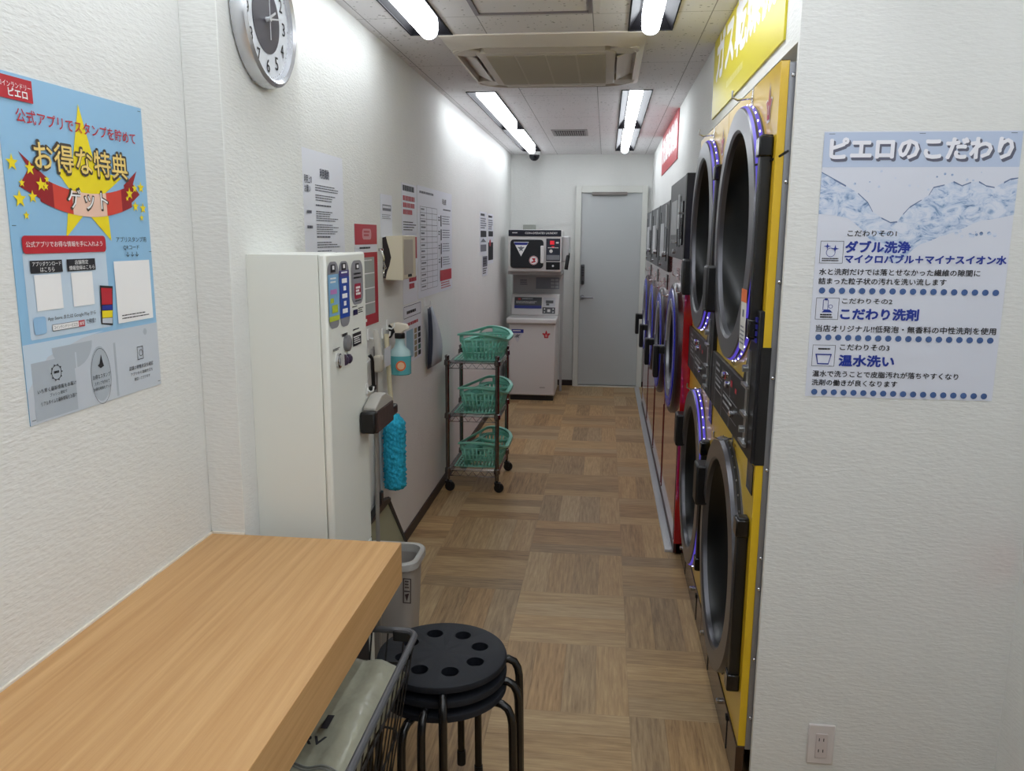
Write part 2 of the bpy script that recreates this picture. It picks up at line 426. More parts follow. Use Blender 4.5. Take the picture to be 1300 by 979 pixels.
g.each('button', M('lock_dark', (48, 50, 54), 0.4), kp)

# ---------------------------------------------------------------- ceiling fittings
def make_light():
    t = thing('ceiling_light', 'x', 'ceiling light', (0, 0, ZC), 'recessed strip lights', local=True)
    g = G(); a, b, h = LW, 0.045, 0.055
    lo = [(-a, 0, 0), (a, 0, 0), (a, LL, 0), (-a, LL, 0)]; hi = [(-b, 0.06, h), (b, 0.06, h), (b, LL-0.06, h), (-b, LL-0.06, h)]
    for k in range(4): g.poly([lo[k], lo[(k+1) % 4], hi[(k+1) % 4], hi[k]])
    g.poly(hi)
    g.box(-a-0.006, -a, -0.006, LL+0.006, -0.004, 0).box(a, a+0.006, -0.006, LL+0.006, -0.004, 0).box(-a, a, -0.006, 0, -0.004, 0).box(-a, a, LL, LL+0.006, -0.004, 0)
    g.build('trough', housem, t, smooth=False)
    # rounded translucent diffuser
    g = G(); n = 10; pr = []
    for k in range(n+1): an = PI+PI*k/n; pr.append((0.036*math.cos(an), -0.002+0.030*math.sin(an)))
    pr = [(-0.036, h-0.003)]+pr+[(0.036, h-0.003)]
    rows = []
    for y, sc in ((0.03, 0.2), (0.034, 0.75), (0.045, 1), (LL-0.045, 1), (LL-0.034, 0.75), (LL-0.03, 0.2)):
        rows.append([g.v((x, y, h-0.003+(z-h+0.003)*sc)) for x, z in pr])
    for A, B in zip(rows, rows[1:]):
        for k in range(len(A)-1): g.face([A[k], A[k+1], B[k+1], B[k]])
    g.face(rows[0]); g.face(rows[-1][::-1])
    g.build('diffuser', lampm, t)
    return t
lab = {(-0.748, 6.52): 'lit ceiling strip light beside the dome camera by the back wall',
       (-0.748, 4.865): 'lit ceiling strip light over the far notices on the poster wall',
       (-0.748, 1.88): 'lit ceiling strip light nearest the round wall clock',
       (0.153, 6.52): 'lit ceiling strip light in front of the back door',
       (0.153, 4.865): 'lit ceiling strip light beside the red wall sign',
       (0.153, 1.88): 'lit ceiling strip light beside the yellow wall sign',
       (0.80, 0.22): 'added unseen strip light over the wall with the water poster', (0.80, -1.44): 'added unseen strip light in the entrance corner opposite the counter',  # third row, added for more light in the near room
       (-0.748, -1.44): 'added unseen strip light behind the counter', (0.153, -1.44): 'added unseen strip light at the room entrance',  # rearmost pair, unseen, put in to light the poster wall
       (-0.748, 0.22): 'lit ceiling strip light above the wooden counter', (0.153, 0.22): 'lit ceiling strip light overhead opposite the counter'}
L0 = make_light()
for i, (xc, y0) in enumerate(LIGHTS):
    o = L0 if i == 0 else dup(L0, (xc, y0, ZC), '')
    o.location = (xc, y0, ZC); o['label'] = lab[(xc, y0)]

# ceiling cassette air conditioner
acm = M('ac_beige', (218, 210, 198), 0.5); acd = M('ac_grille', (186, 178, 160), 0.55)
X0, X1, Y0, Y1 = -0.72, 0.143, 3.515, 4.62
t = thing('air_conditioner', 'beige ceiling cassette air conditioner between the two rows of strip lights', 'air conditioner', ((X0+X1)/2, (Y0+Y1)/2, ZC))
def rr2(x0, x1, y0, y1, r, n=8):
    p = []
    for cx, cy, a in ((x1-r, y1-r, 0), (x0+r, y1-r, PI/2), (x0+r, y0+r, PI), (x1-r, y0+r, 1.5*PI)):
        for k in range(n+1): q = a+PI/2*k/n; p.append((cx+r*math.cos(q), cy+r*math.sin(q)))
    return p
g = G()   # outer frame: sharp outside, rounded inside opening
I = rr2(X0+0.035, X1-0.035, Y0+0.10, Y1-0.06, 0.16)
def outer_hit(p):
    cx, cy = (X0+X1)/2, (Y0+Y1)/2; dx, dy = p[0]-cx, p[1]-cy
    s_ = min((X1-cx)/abs(dx) if abs(dx) > 1e-9 else 9e9, (Y1-cy)/abs(dy) if abs(dy) > 1e-9 else 9e9)
    return (cx+dx*s_, cy+dy*s_)
corners = [(X1, Y1), (X0, Y1), (X0, Y0), (X1, Y0)]
O_ = [outer_hit(p) for p in I]
for c in corners:
    k = min(range(len(O_)), key=lambda i: (O_[i][0]-c[0])**2+(O_[i][1]-c[1])**2); O_[k] = c
zi, zo = ZC-0.034, ZC-0.006
n = len(I)
A = [g.v((p[0], p[1], zi)) for p in I]; B = [g.v((p[0], p[1], zo)) for p in O_]; D = [g.v((p[0], p[1], ZC+0.02)) for p in I]; E_ = [g.v((p[0], p[1], ZC)) for p in O_]
for k in range(n):
    m_ = (k+1) % n
    g.face([A[k], A[m_], B[m_], B[k]]); g.face([A[k], D[k], D[m_], A[m_]]); g.face([B[k], B[m_], E_[m_], E_[k]])
g.build('frame', acm, t)
G().prism(rr2(X0+0.035, X1-0.035, Y0+0.10, Y1-0.06, 0.16), 'z', ZC+0.005, ZC+0.018).build('air_outlet', darkm, t)
g = G().prism(rr2(X0+0.125, X1-0.125, Y0+0.19, Y1-0.15, 0.04), 'z', ZC-0.038, ZC+0.004)
inner = g.build('suction_panel', acm, t, 0.006)
g = G()
for k in range(4): g.box(X0+0.165+k*0.135, X0+0.29+k*0.135, Y0+0.24, Y1-0.19, ZC-0.0405, ZC-0.038)
for k in range(40): g.box(X0+0.165, X0+0.695, Y0+0.245+k*0.0167, Y0+0.250+k*0.0167, ZC-0.0415, ZC-0.0405)
g.build('grille', acd, inner)
for nm, x0, x1, y0, y1, tl in (('n', X0+0.17, X1-0.17, Y0+0.115, Y0+0.182, 'y'), ('f', X0+0.17, X1-0.17, Y1-0.142, Y1-0.075, 'y'), ('l', X0+0.048, X0+0.117, Y0+0.30, Y1-0.28, 'x'), ('r', X1-0.117, X1-0.048, Y0+0.30, Y1-0.28, 'x')):
    g = G()
    if tl == 'y':
        a, b = (-0.024, -0.030) if nm == 'n' else (-0.030, -0.024)
        g.prism([(y0, ZC-0.008+a), (y1, ZC-0.008+b), (y1, ZC-0.002+b), (y0, ZC-0.002+a)], 'x', x0, x1)
    else:
        a, b = (-0.002, -0.034) if nm == 'l' else (-0.034, -0.002)
        g.prism([(x0, ZC-0.008+a), (x1, ZC-0.008+b), (x1, ZC-0.002+b), (x0, ZC-0.002+a)], 'y', y0, y1)
    g.build('flap', acm, t)
for cx, cy in ((X0+0.085, Y0+0.21), (X1-0.085, Y0+0.21), (X0+0.085, Y1-0.18), (X1-0.085, Y1-0.18)):
    G().lathe([(0, -0.032), (0.062, -0.032), (0.066, -0.028), (0.066, 0.004)], (cx, cy, ZC), (0, 0, 1), 20).build('corner_cover', acm, t)

# access hatch, vent, dome camera
t = thing('access_hatch', 'square ceiling access hatch with a grey metal rim in front of the air conditioner', 'ceiling hatch', (-0.294, 2.99, ZC))
hm = M('hatch_rim', (138, 130, 134), 0.4, 0.5)
G().box(-0.516, -0.50, 2.76, 3.214, ZC-0.007, ZC).box(-0.088, -0.072, 2.76, 3.214, ZC-0.007, ZC).box(-0.5, -0.088, 2.76, 2.776, ZC-0.007, ZC).box(-0.5, -0.088, 3.198, 3.214, ZC-0.007, ZC).build('rim', hm, t, 0.001)
G().box(-0.494, -0.094, 2.782, 3.192, ZC-0.003, ZC-0.0005).build('panel', hatchm, t)
t = thing('ceiling_vent', 'slotted grey ceiling vent between the far strip lights', 'vent', (-0.31, 6.75, ZC))
G().box(-0.455, -0.17, 6.56, 6.94, ZC-0.006, ZC).build('frame', M('vent_frame', (165, 160, 160), 0.5), t, 0.002)
G().box(-0.435, -0.19, 6.60, 6.90, ZC-0.0075, ZC-0.006).build('opening', M('vent_dark', (50, 47, 50), 0.7), t)
g = G()
for k in range(14): g.box(-0.433+k*0.0178, -0.424+k*0.0178, 6.60, 6.90, ZC-0.012, ZC-0.0075)
g.build('slats', M('vent_slat', (150, 145, 146), 0.5), t)
t = thing('dome_camera', 'small black dome security camera on the ceiling above the stacked washer', 'security camera', (-0.735, 8.28, ZC))
G().lathe([(0, 0), (0.062, 0), (0.062, -0.02), (0.055, -0.026), (0, -0.026)], (-0.735, 8.28, ZC), (0, 0, 1), 24).build('base', whitep, t)
G().lathe([(0.052, -0.026), (0.052, -0.038), (0.047, -0.055), (0.034, -0.072), (0.016, -0.082), (0, -0.084)], (-0.735, 8.28, ZC), (0, 0, 1), 24).build('dome', M('smoked_dome', (20, 24, 30), 0.1), t)

# ================================================================ DRYERS (yellow stack units in the recess)
yellow = noisy(M('yellow_enamel', (216, 178, 34), 0.3, coat=0.2), (6, 6, 6), 0.02)
ringm = M('door_ring_grey', (92, 92, 97), 0.28, 0.6)
bowlm = M('smoked_glass', (9, 12, 14), 0.28, spec=0.3)
drumm = M('drum_steel', (60, 68, 72), 0.3, 0.8)
kickm = M('kick_plate_steel', (88, 74, 64), 0.22, 0.85)
ledb = M('led_violet', (60, 50, 130), 0.4, emit=0.35, emitcol=(110, 90, 255))
ledw = M('led_white', (230, 230, 255), 0.4, emit=3, emitcol=(215, 215, 255))
emb_red = M('emblem_red', (170, 36, 44), 0.4)
lblw = M('label_white', (215, 212, 205), 0.5); orange = M('label_orange', (226, 110, 50), 0.5)
XM = 0.414
def emblem(sh, u, v, w, h):
    """red pointed cap emblem with a pale outline"""
    P = [(0.02, 0.42), (0.22, 0.36), (0.36, 0.44), (0.44, 0.12), (0.5, 0), (0.56, 0.12), (0.64, 0.44), (0.78, 0.36), (0.98, 0.42), (0.86, 0.58), (0.76, 0.66), (0.72, 1), (0.28, 1), (0.24, 0.66), (0.14, 0.58)]
    c = (0.5, 0.6)
    for mi, s_, e in ((0, 1.22, 0.0012), (1, 1.0, 0.002)):
        sh.lay(e).mat(mi)
        Q = [(u+w*(c[0]+(p[0]-c[0])*s_), v+h*(c[1]+(p[1]-c[1])*s_)) for p in P]; ctr = (u+w*c[0], v+h*c[1])
        for k in range(len(Q)): sh.pg([ctr, Q[k], Q[(k+1) % len(Q)]])
    sh.lay(0.0026).mat(0)
    sh.pg([(u+w*0.42, v+h*0.55), (u+w*0.47, v+h*0.55), (u+w*0.47, v+h*0.85), (u+w*0.42, v+h*0.85)])
    sh.pg([(u+w*0.53, v+h*0.55), (u+w*0.58, v+h*0.55), (u+w*0.58, v+h*0.85), (u+w*0.53, v+h*0.85)])
def hook(g, y, z, L=0.06):
    g.tube([(0, y, z), (-0.012, y, z), (-L+0.015, y, z-0.004), (-L, y, z+0.004), (-L, y, z+0.022)], 0.003, 8)
    g.cyl((0, y, z), (-0.004, y, z), 0.012, 12)
def dryer_door(t, yc, zc, low, lit=True):
    d = G().lathe([(0.378, 0.0), (0.378, 0.022), (0.371, 0.034), (0.312, 0.036), (0.303, 0.030), (0.298, 0.0), (0.298, -0.02)], (0, yc, zc), (-1, 0, 0), 72).build('door', ringm, t, angle=25)
    G().lathe([(0.299, 0.016), (0.292, -0.004), (0.262, -0.045), (0.20, -0.078), (0.10, -0.10), (0, -0.105)], (0, yc, zc), (-1, 0, 0), 72).build('door_glass', bowlm, d, angle=80)
    g = G().lathe([(0.3795, 0.006), (0.3795, 0.014), (0.376, 0.016), (0.376, 0.004), (0.3795, 0.006)], (0, yc, zc), (-1, 0, 0), 72)
    if lit: g.lathe([(0.3785, 0.0225), (0.3745, 0.0298), (0.3735, 0.0285), (0.376, 0.02)], (0, yc, zc), (-1, 0, 0), 72)
    g.mat(1)
    for k in range(46):
        a = 2*PI*k/46
        g.ball((-0.012, yc+0.3805*math.cos(a), zc+0.3805*math.sin(a)), 0.0036, (0.6, 1, 1), 8, 5)
    g.build('light_ring', [ledb, ledw] if lit else [black, greyp], d)
    # handle on the far edge, hinge bar on the near edge
    hz = (-0.26, -0.10) if not low else (0.055, 0.205)
    g = G().box(-0.066, 0.0, yc+0.295, yc+0.388, zc+hz[0], zc+hz[1])
    g.build('handle', black, d, 0.008)
    G().box(-0.03, 0.0, yc-0.392, yc-0.355, zc-0.27, zc+0.255).build('hinge_bar', black, d, 0.004)
    g = G().box(-0.036, 0.0, yc-0.40, yc-0.35, zc+0.20, zc+0.25).box(-0.036, 0.0, yc-0.40, yc-0.35, zc-0.265, zc-0.215)
    g.each('hinge', blackgl, d, 0.004)
    return d
def make_dryer(label, y0, w, first):
    t = thing('stack_dryer', label, 'dryer', (XM, y0, 0), 'yellow stacked dryers', local=True)
    G().box(0.02, 0.76, 0.0, w-0.006, 0.12, 1.985, skip='-x').build('cabinet', steel, t)
    for z0, z1, zc in ((1.06, 1.99, 1.565), (0.13, 1.06, 0.545)):
        g = G().plate_hole(0, w-0.006, z0, z1, w/2, zc, 0.30, 0.0)
        # folded edges of the sheet
        g.box(0, 0.021, 0, 0.0015, z0, z1, skip='-x').box(0, 0.021, w-0.0075, w-0.006, z0, z1, skip='-x')
        if z1 > 1.9: g.box(0, 0.021, 0, w-0.006, z1-0.0015, z1, skip='-x')
        g.build('front_panel', yellow, t, smooth=False)
        G().lathe([(0.30, 0.0), (0.30, 0.15), (0.0, 0.15)], (0, w/2, zc), (1, 0, 0), 48).build('drum', drumm, t)
        dryer_door(t, w/2, zc, z1 < 1.5, not (first and z1 < 1.5))
        hk = G(); hook(hk, w*0.44, zc+0.395); hk.box(-0.003, 0, w*0.44-0.008, w*0.44+0.008, zc+0.372, zc+0.425)
        hk.build('hook', chrome, t)
    # control strip between the drums, rising into the corner beside the upper door
    P = [(0.0, 0.965), (w-0.01, 0.965), (w-0.01, 1.155), (0.20, 1.155), (0.065, 1.345), (0.05, 1.375), (0.0, 1.375)]
    c = G().prism(P, 'x', -0.014, 0.0).build('control_panel', M('control_black', (26, 26, 30), 0.42, spec=0.3), t, 0.003)
    g = G().box(-0.004, 0.0215, -0.002, 0.012, 0.962, 1.28)
    g.build('edge_cover', black, c)
    sh = Sheet((-0.014, w-0.02, 1.15), (0, -1, 0), (0, 0, -1), (-1, 0, 0))
    sh.mat(0)
    for k in range(3): sh.rect(0.09+k*0.17, 0.012, 0.094+k*0.17, 0.178)
    sh.rect(0.1, 0.06, 0.26, 0.063).rect(0.1, 0.11, 0.26, 0.113).rect(0.3, 0.085, 0.58, 0.087).rect(0.3, 0.14, 0.58, 0.142)
    sh.bars(0.105, 0.016, 0.2, 0.055, 2).bars(0.105, 0.07, 0.24, 0.105, 2).bars(0.3, 0.095, 0.5, 0.135, 2)
    sh.mat(1).rect(0.44, 0.025, 0.475, 0.045).rect(0.53, 0.035, 0.56, 0.05)
    sh.mat(2).rect(0.27, 0.016, 0.42, 0.05).mat(3).lay(0.002).rect(0.285, 0.022, 0.33, 0.044)
    sh.g.build('panel_print', [M('panel_ink_pale', (170, 170, 176), 0.5), red_ink, M('display_dark', (10, 10, 12), 0.1), M('display_red', (160, 30, 36), 0.4, emit=0.3)], c)
    g = G()
    for yy, zz in ((0.45, 1.10), (0.52, 1.12), (0.33, 1.03)): g.lathe([(0.011, 0), (0.011, 0.01), (0.007, 0.013), (0, 0.013)], (-0.014, yy, zz), (-1, 0, 0), 14)
    g.each('button', chrome, c)
    g = G().box(-0.020, -0.014, 0.075, 0.108, 0.99, 1.26)
    for z in (1.00, 1.08, 1.16): g.box(-0.03, -0.02, 0.045, 0.125, z, z+0.008)
    for z in (1.04, 1.21): g.lathe([(0.010, 0), (0.010, 0.014), (0, 0.014)], (-0.02, 0.092, z), (-1, 0, 0), 14)
    g.build('coin_slot_plate', M('coin_steel', (170, 172, 172), 0.3, 0.9), c)
    g = G()
    for k in range(4): g.box(-0.018, -0.014, 0.015, 0.06, 1.29+k*0.018, 1.302+k*0.018)
    g.each('slot_key', M('key_violet', (50, 48, 150), 0.3), c)
    G().box(-0.003, 0.0, 0.018, 0.105, 0.87, 0.952).build('filter_door', blackgl, t, 0.002)
    # print on the yellow panels
    sh = Sheet((0, 0, 0), (0, -1, 0), (0, 0, -1), (-1, 0, 0))
    emblem(sh, -0.155, -1.945, 0.075, 0.08)
    sh.g.build('emblem', [lblw, emb_red], t)
    sh = Sheet((0, 0, 0), (0, -1, 0), (0, 0, -1), (-1, 0, 0)); sh.mat(0)
    sh.txt('25', -0.50, -1.185, -0.43, -1.165, 0.02); sh.txt('25', -0.40, -0.935, -0.31, -0.945+0.05, 0.02)
    sh.mat(1).rect(-0.70, -0.25, -0.62, -0.19).mat(0).lay(0.002).bars(-0.695, -0.245, -0.63, -0.195, 4)
    sh.g.build('lettering', [M('print_brown', (120, 92, 30), 0.5), lblw], t)
    k = G().box(-0.004, 0.02, 0.0, w-0.006, 0.0, 0.128).build('kick_plate', kickm, t, 0.002)
    g = G()
    for yy in (0.16, 0.62): g.box(-0.006, -0.004, yy, yy+0.004, 0.01, 0.12).box(-0.010, -0.004, yy-0.006, yy+0.010, 0.108, 0.124)
    g.each('slit', darkm, k)
    g = G()
    for yy in (0.30, 0.76): g.lathe([(0.010, 0), (0.010, 0.012), (0.006, 0.016), (0, 0.016)], (-0.004, yy, 0.085), (-1, 0, 0), 14)
    g.each('lock', chrome, k)
    if first:
        g = G()
        for z in (1.955, 1.70, 1.45, 1.20, 0.95, 0.70, 0.61, 0.40, 0.22): g.ball((0.030, -0.001, z), 0.0055, (1, 0.8, 1), 10, 6)
        g.each('screw', chrome, t)
        G().tube([(-0.03, 0.10, 1.75), (-0.01, 0.05, 1.752), (0.01, 0.0, 1.762), (0.03, -0.006, 1.775)], 0.003, 6).build('cable', black, t)
        sh = Sheet((-0.037, 0.145, 1.425), (0, -1, 0), (0, 0, -1), (-1, 0, 0))
        sh.mat(0).rect(0, 0, 0.085, 0.165).lay(0.0018).mat(1).rect(0, 0, 0.085, 0.035).mat(2).rect(0.03, 0.055, 0.055, 0.075).bars(0.01, 0.10, 0.075, 0.155, 5, 0.4)
        sh.g.build('sticker', [lblw, orange, inkg], t, label='white and orange sticker')
    return t
make_dryer('yellow stack dryer beside the wall with the water poster', 2.142, 0.856, True)
make_dryer('yellow stack dryer next to the large red washer', 2.998, 0.856, False)

# ================================================================ RED WASHER-DRYERS
redm = noisy(M('red_enamel', (180, 26, 32), 0.14, coat=1.0), (5, 5, 5), 0.02)
bluer = M('blue_ring', (36, 44, 150), 0.25, emit=0.04, emitcol=(40, 50, 230))
silver = M('silver_plastic', (150, 152, 158), 0.3, 0.5)
def make_washer(name, label, y0, w, ztop, zmid, r, zc, big):
    t = thing(name, label, 'washing machine', (0.375, y0, 0), 'red washers on the aluminium-edged plinth', local=True)
    d = 0.7; w_ = w-0.008; yc = w/2-(0.04 if big else 0)
    G().box(0.012, d, 0, w_, 0.012, zmid, skip='-x').build('cabinet', redm, t)
    g = G().plate_hole(0, w_, 0.06, zmid, yc, zc, r*0.8, 0.0)
    g.box(0, 0.014, 0, 0.002, 0.06, zmid, skip='-x').box(0, 0.014, w_-0.002, w_, 0.06, zmid, skip='-x')
    g.build('front_panel', redm, t, smooth=False)
    G().box(0.0, 0.05, 0, w_, 0.012, 0.06).build('plinth', M('plinth_dark', (60, 20, 22), 0.4), t)
    g = G().box(-0.012, 0.0735, 0, w_, zmid, ztop, skip='')
    c = g.build('control_panel', dgrey, t, 0.004)
    G().box(-0.014, 0.073, -0.001, 0.06 if big else 0.03, zmid+0.005, ztop+0.001).build('side_cover', black, c, 0.003)
    g = G()
    if big:
        for k in range(5): g.box(-0.016, -0.012, 0.47+k*0.068, 0.527+k*0.068, zmid+0.12, ztop-0.10)
        g.box(-0.018, -0.012, 0.30, 0.38, zmid+0.15, ztop-0.08)
    else:
        g.box(-0.016, -0.012, 0.38, 0.72, zmid+0.08, zmid+0.29)
        g.box(-0.020, -0.012, 0.17, 0.235, ztop-0.15, ztop-0.02)
    g.each('lit_display', M('display_pale', (188, 190, 192), 0.3), c)
    g = G()
    if big:
        g.box(-0.016, -0.012, 0.26, 0.285, zmid+0.06, ztop-0.09).box(-0.016, -0.012, 0.40, 0.425, zmid+0.06, ztop-0.09).box(-0.02, -0.012, 0.1, 0.18, zmid+0.07, ztop-0.12)
    else: g.box(-0.017, -0.012, 0.16, 0.25, zmid+0.06, ztop-0.16).box(-0.016, -0.012, 0.75, 0.78, zmid+0.05, ztop-0.05)
    g.each('coin_unit', blackgl, c, 0.003)
    g = G()
    if big:
        for k in range(5): g.lathe([(0.012, 0), (0.012, 0.008), (0, 0.008)], (-0.012, 0.44+k*0.065, zmid+0.085), (-1, 0, 0), 12)
        g.lathe([(0.013, 0), (0.013, 0.016), (0, 0.016)], (-0.012, 0.5, zmid+0.035), (-1, 0, 0), 12)
        g.box(-0.03, -0.012, 0.13, 0.15, zmid+0.1, zmid+0.2).box(-0.035, -0.012, 0.10, 0.2, zmid+0.215, zmid+0.225)
    else:
        g.lathe([(0.016, 0), (0.016, 0.02), (0, 0.02)], (-0.017, 0.2, zmid+0.1), (-1, 0, 0), 12)
        g.lathe([(0.010, 0), (0.010, 0.014), (0, 0.014)], (-0.012, 0.6, zmid+0.03), (-1, 0, 0), 12)
    g.each('button', chrome, c)
    # porthole
    dr = G().lathe([(r, 0), (r, 0.012), (r-0.010, 0.022), (r-0.03, 0.024)], (0, yc, zc), (-1, 0, 0), 64).build('door', M('door_rim', (44, 30, 36), 0.3), t, angle=25)
    G().lathe([(r-0.03, 0.024), (r-0.035, 0.029), (r-0.075, 0.032), (r-0.085, 0.027)], (0, yc, zc), (-1, 0, 0), 64).build('blue_ring', bluer, dr, angle=25)
    G().lathe([(r-0.085, 0.027), (r-0.09, 0.031), (r-0.125, 0.025), (r-0.13, 0.01)], (0, yc, zc), (-1, 0, 0), 64).build('inner_ring', silver, dr, angle=25)
    G().lathe([(r-0.128, 0.012), (r-0.14, -0.01), (r-0.19, -0.07), (r*0.3, -0.1), (0, -0.105)], (0, yc, zc), (-1, 0, 0), 48).build('door_glass', bowlm, dr, angle=80)
    # black grip: an arm out of the far side of the door, turned down
    hy = yc+r-0.06; hz = zc-0.045
    g = G().box(-0.085, -0.01, hy-0.035, hy+0.035, hz-0.025, hz+0.02).box(-0.092, -0.06, hy-0.04, hy+0.04, hz-0.16, hz+0.022).box(-0.03, -0.01, hy-0.06, hy+0.06, hz-0.09, hz+0.06)
    g.build('handle', black, dr, 0.008)
    G().box(-0.004, 0, 0.12, 0.21, zmid-0.11, zmid-0.02).build('soap_inlet', blackgl, t, 0.002)
    for hy_, hz_ in ((yc-0.05, zc+r+0.04), (yc-0.3, zc+r-0.03)):
        hk = G(); hook(hk, hy_, hz_, 0.03); hk.build('hook', chrome, t)
    sh = Sheet((0, 0, 0), (0, -1, 0), (0, 0, -1), (-1, 0, 0)); sh.mat(0).rect(-yc-0.02, -zmid+0.05, -yc+0.11, -zmid+0.11).lay(0.002).mat(1).bars(-yc-0.01, -zmid+0.06, -yc+0.1, -zmid+0.10, 3)
    sh.g.build('label_plate', [M('plate_pink', (205, 180, 182), 0.4), inkg], t)
    g = G()
    for yy in (0.03, w_-0.03): g.box(-0.002, 0, yy, yy+0.003, 0.07, zc-r)
    g.each('panel_joint', M('joint_dark', (80, 12, 16), 0.5), t)
    return t
make_washer('large_washer', 'large red washer with a tall grey control panel beside the yellow dryers', 3.872, 0.955, 1.853, 1.455, 0.345, 0.985, True)
make_washer('washer', 'red washer next to the large red washer', 4.835, 0.90, 1.775, 1.36, 0.34, 0.905, False)
make_washer('washer', 'middle one of the three smaller red washers', 5.74, 0.90, 1.775, 1.36, 0.34, 0.905, False)
make_washer('washer', 'red washer nearest the back door', 6.645, 0.90, 1.775, 1.36, 0.34, 0.905, False)

# ================================================================ STACKED WHITE WASHER AND DRYER AT THE BACK
wm = M('white_enamel', (216, 214, 212), 0.35); wm2 = M('white_enamel_shade', (190, 190, 190), 0.4)
t = thing('washing_machine', 'white coin top-load washer under the small dryer', 'washing machine', (-0.67, 7.85, 0))
G().box(-0.90, -0.455, 7.62, 8.11, 0.05, 0.745).build('cabinet', wm, t, 0.012)
G().box(-0.885, -0.47, 7.635, 8.10, 0.0, 0.05).build('base', black, t)
G().box(-0.925, -0.445, 7.585, 8.12, 0.745, 0.80).build('lid', wm, t, 0.014)
c = G().prism([(7.90, 0.80), (8.12, 0.80), (8.12, 1.0), (7.97, 1.0)], 'x', -0.915, -0.445).build('console', wm, t, 0.008)
D = Vector((0, -0.07, -0.2)).normalized(); N = Vector((0, -0.2, 0.07)).normalized()
sh = Sheet((-0.90, 7.97, 1.0), (1, 0, 0), D, N)
sh.mat(0).rect(0.015, 0.03, 0.285, 0.145).mat(1).lay(0.002).rect(0.015, 0.115, 0.285, 0.145).mat(2).rect(0.05, 0.042, 0.075, 0.058).mat(3).bars(0.09, 0.044, 0.2, 0.054, 1).bars(0.03, 0.072, 0.27, 0.1, 2, 0.4)
sh.mat(4).lay(0.0012).rect(0.30, 0.03, 0.42, 0.125).mat(0).rect(0.295, 0.13, 0.42, 0.195).lay(0.002).rect(0.325, 0.06, 0.4, 0.09).rect(0.33, 0.092, 0.36, 0.112)
sh.mat(3)
for u in (0.315, 0.4): sh.disc(u, 0.148, 0.007, 10).disc(u, 0.178, 0.007, 10)
sh.rrect(0.343, 0.15, 0.372, 0.178, 0.004)
sh.g.build('console_print', [M('console_black', (22, 22, 34), 0.3), navy, red_ink, whitep, M('console_silver', (196, 198, 202), 0.3)], c)
sh = Sheet((-0.90, 7.62, 0.745), (1, 0, 0), (0, 0, -1), (0, -1, 0))
sh.mat(0).rect(0.025, 0.055, 0.14, 0.09).mat(1).lay(0.001).pg([(0.03, 0.09), (0.082, 0.185), (0.135, 0.09)]).mat(2).lay(0.002)
sh.star(0.082, 0.12, 0.025).pg([(0.05, 0.13), (0.055, 0.135), (0.11, 0.105), (0.105, 0.1)])
sh.mat(3).bars(0.035, 0.065, 0.13, 0.08, 1, 0.6).mat(4).bars(0.3, 0.61, 0.37, 0.625, 1, 0.8)
sh.g.build('sticker', [navy, M('sticker_pale', (200, 200, 206), 0.5), inkg, white_ink, M('faint_grey', (170, 168, 166), 0.5)], t, label='blue and white triangular sticker')
sh = Sheet((-0.90, 7.62, 0.745), (1, 0, 0), (0, 0, -1), (0, -1, 0)); emblem(sh, 0.315, 0.06, 0.085, 0.075)
sh.g.build('emblem', [wm, red_ink], t, label='red pointed cap emblem')
# dryer on its stand
t = thing('small_dryer', 'small white coin dryer with a dark square door above the white washer', 'dryer', (-0.66, 7.85, 1.24))
st = G().box(-0.925, -0.90, 8.13, 8.16, 0.0, 1.24).box(-0.44, -0.415, 8.13, 8.16, 0.0, 1.24).box(-0.90, -0.44, 8.13, 8.16, 1.0, 1.24)
st.box(-0.925, -0.415, 7.70, 8.16, 1.205, 1.24)
st = st.build('stand', wm2, t, 0.003)
sh = Sheet((-0.90, 8.128, 1.235), (1, 0, 0), (0, 0, -1), (0, -1, 0))
sh.mat(0).rect(0.21, 0.075, 0.445, 0.19).mat(1).lay(0.002)
for r in range(3):
    for q in range(2): sh.rect(0.36+q*0.042, 0.088+r*0.034, 0.395+q*0.042, 0.112+r*0.034)
sh.bars(0.03, 0.07, 0.18, 0.078, 1, 0.8).mat(2).bars(0.05, 0.10, 0.13, 0.16, 3, 0.5)
sh.g.build('notice', [M('plate_grey', (130, 134, 142), 0.4), M('plate_light', (180, 184, 188), 0.4), inkg], st)
cab = G().box(-0.905, -0.41, 7.55, 8.05, 1.24, 1.625).build('cabinet', wm, t, 0.012)
G().box(-0.902, -0.413, 7.543, 7.56, 1.565, 1.622).build('fascia', M('fascia_navy', (18, 22, 40), 0.3), t, 0.003)
sh = Sheet((-0.902, 7.543, 1.622), (1, 0, 0), (0, 0, -1), (0, -1, 0)); sh.mat(0).txt('COIN-OPERATED LAUNDRY', 0.155, 0.019, 0.455, 0.037, 0.01).bars(0.035, 0.022, 0.085, 0.032, 1, 0.8)
sh.g.build('lettering', [white_ink], t)
d = G().prism(rr2(-0.882, -0.575, 1.272, 1.535, 0.03, 5), 'y', 7.528, 7.552).build('door', M('dryer_door', (26, 28, 34), 0.3), t, 0.004)
sh = Sheet((-0.882, 7.528, 1.535), (1, 0, 0), (0, 0, -1), (0, -1, 0))
sh.mat(0).pg([(0.03, 0.022), (0.10, 0.155), (0.172, 0.022)]).lay(0.002).mat(1).pg([(0.035, 0.028), (0.045, 0.05), (0.155, 0.05), (0.167, 0.028)]).mat(2).star(0.1, 0.085, 0.03).rect(0.07, 0.07, 0.13, 0.078)
sh.g.build('sticker', [white_ink, navy, inkg], d, label='white triangular sticker with a blue bar')
sh = Sheet((-0.882, 7.528, 1.535), (1, 0, 0), (0, 0, -1), (0, -1, 0))
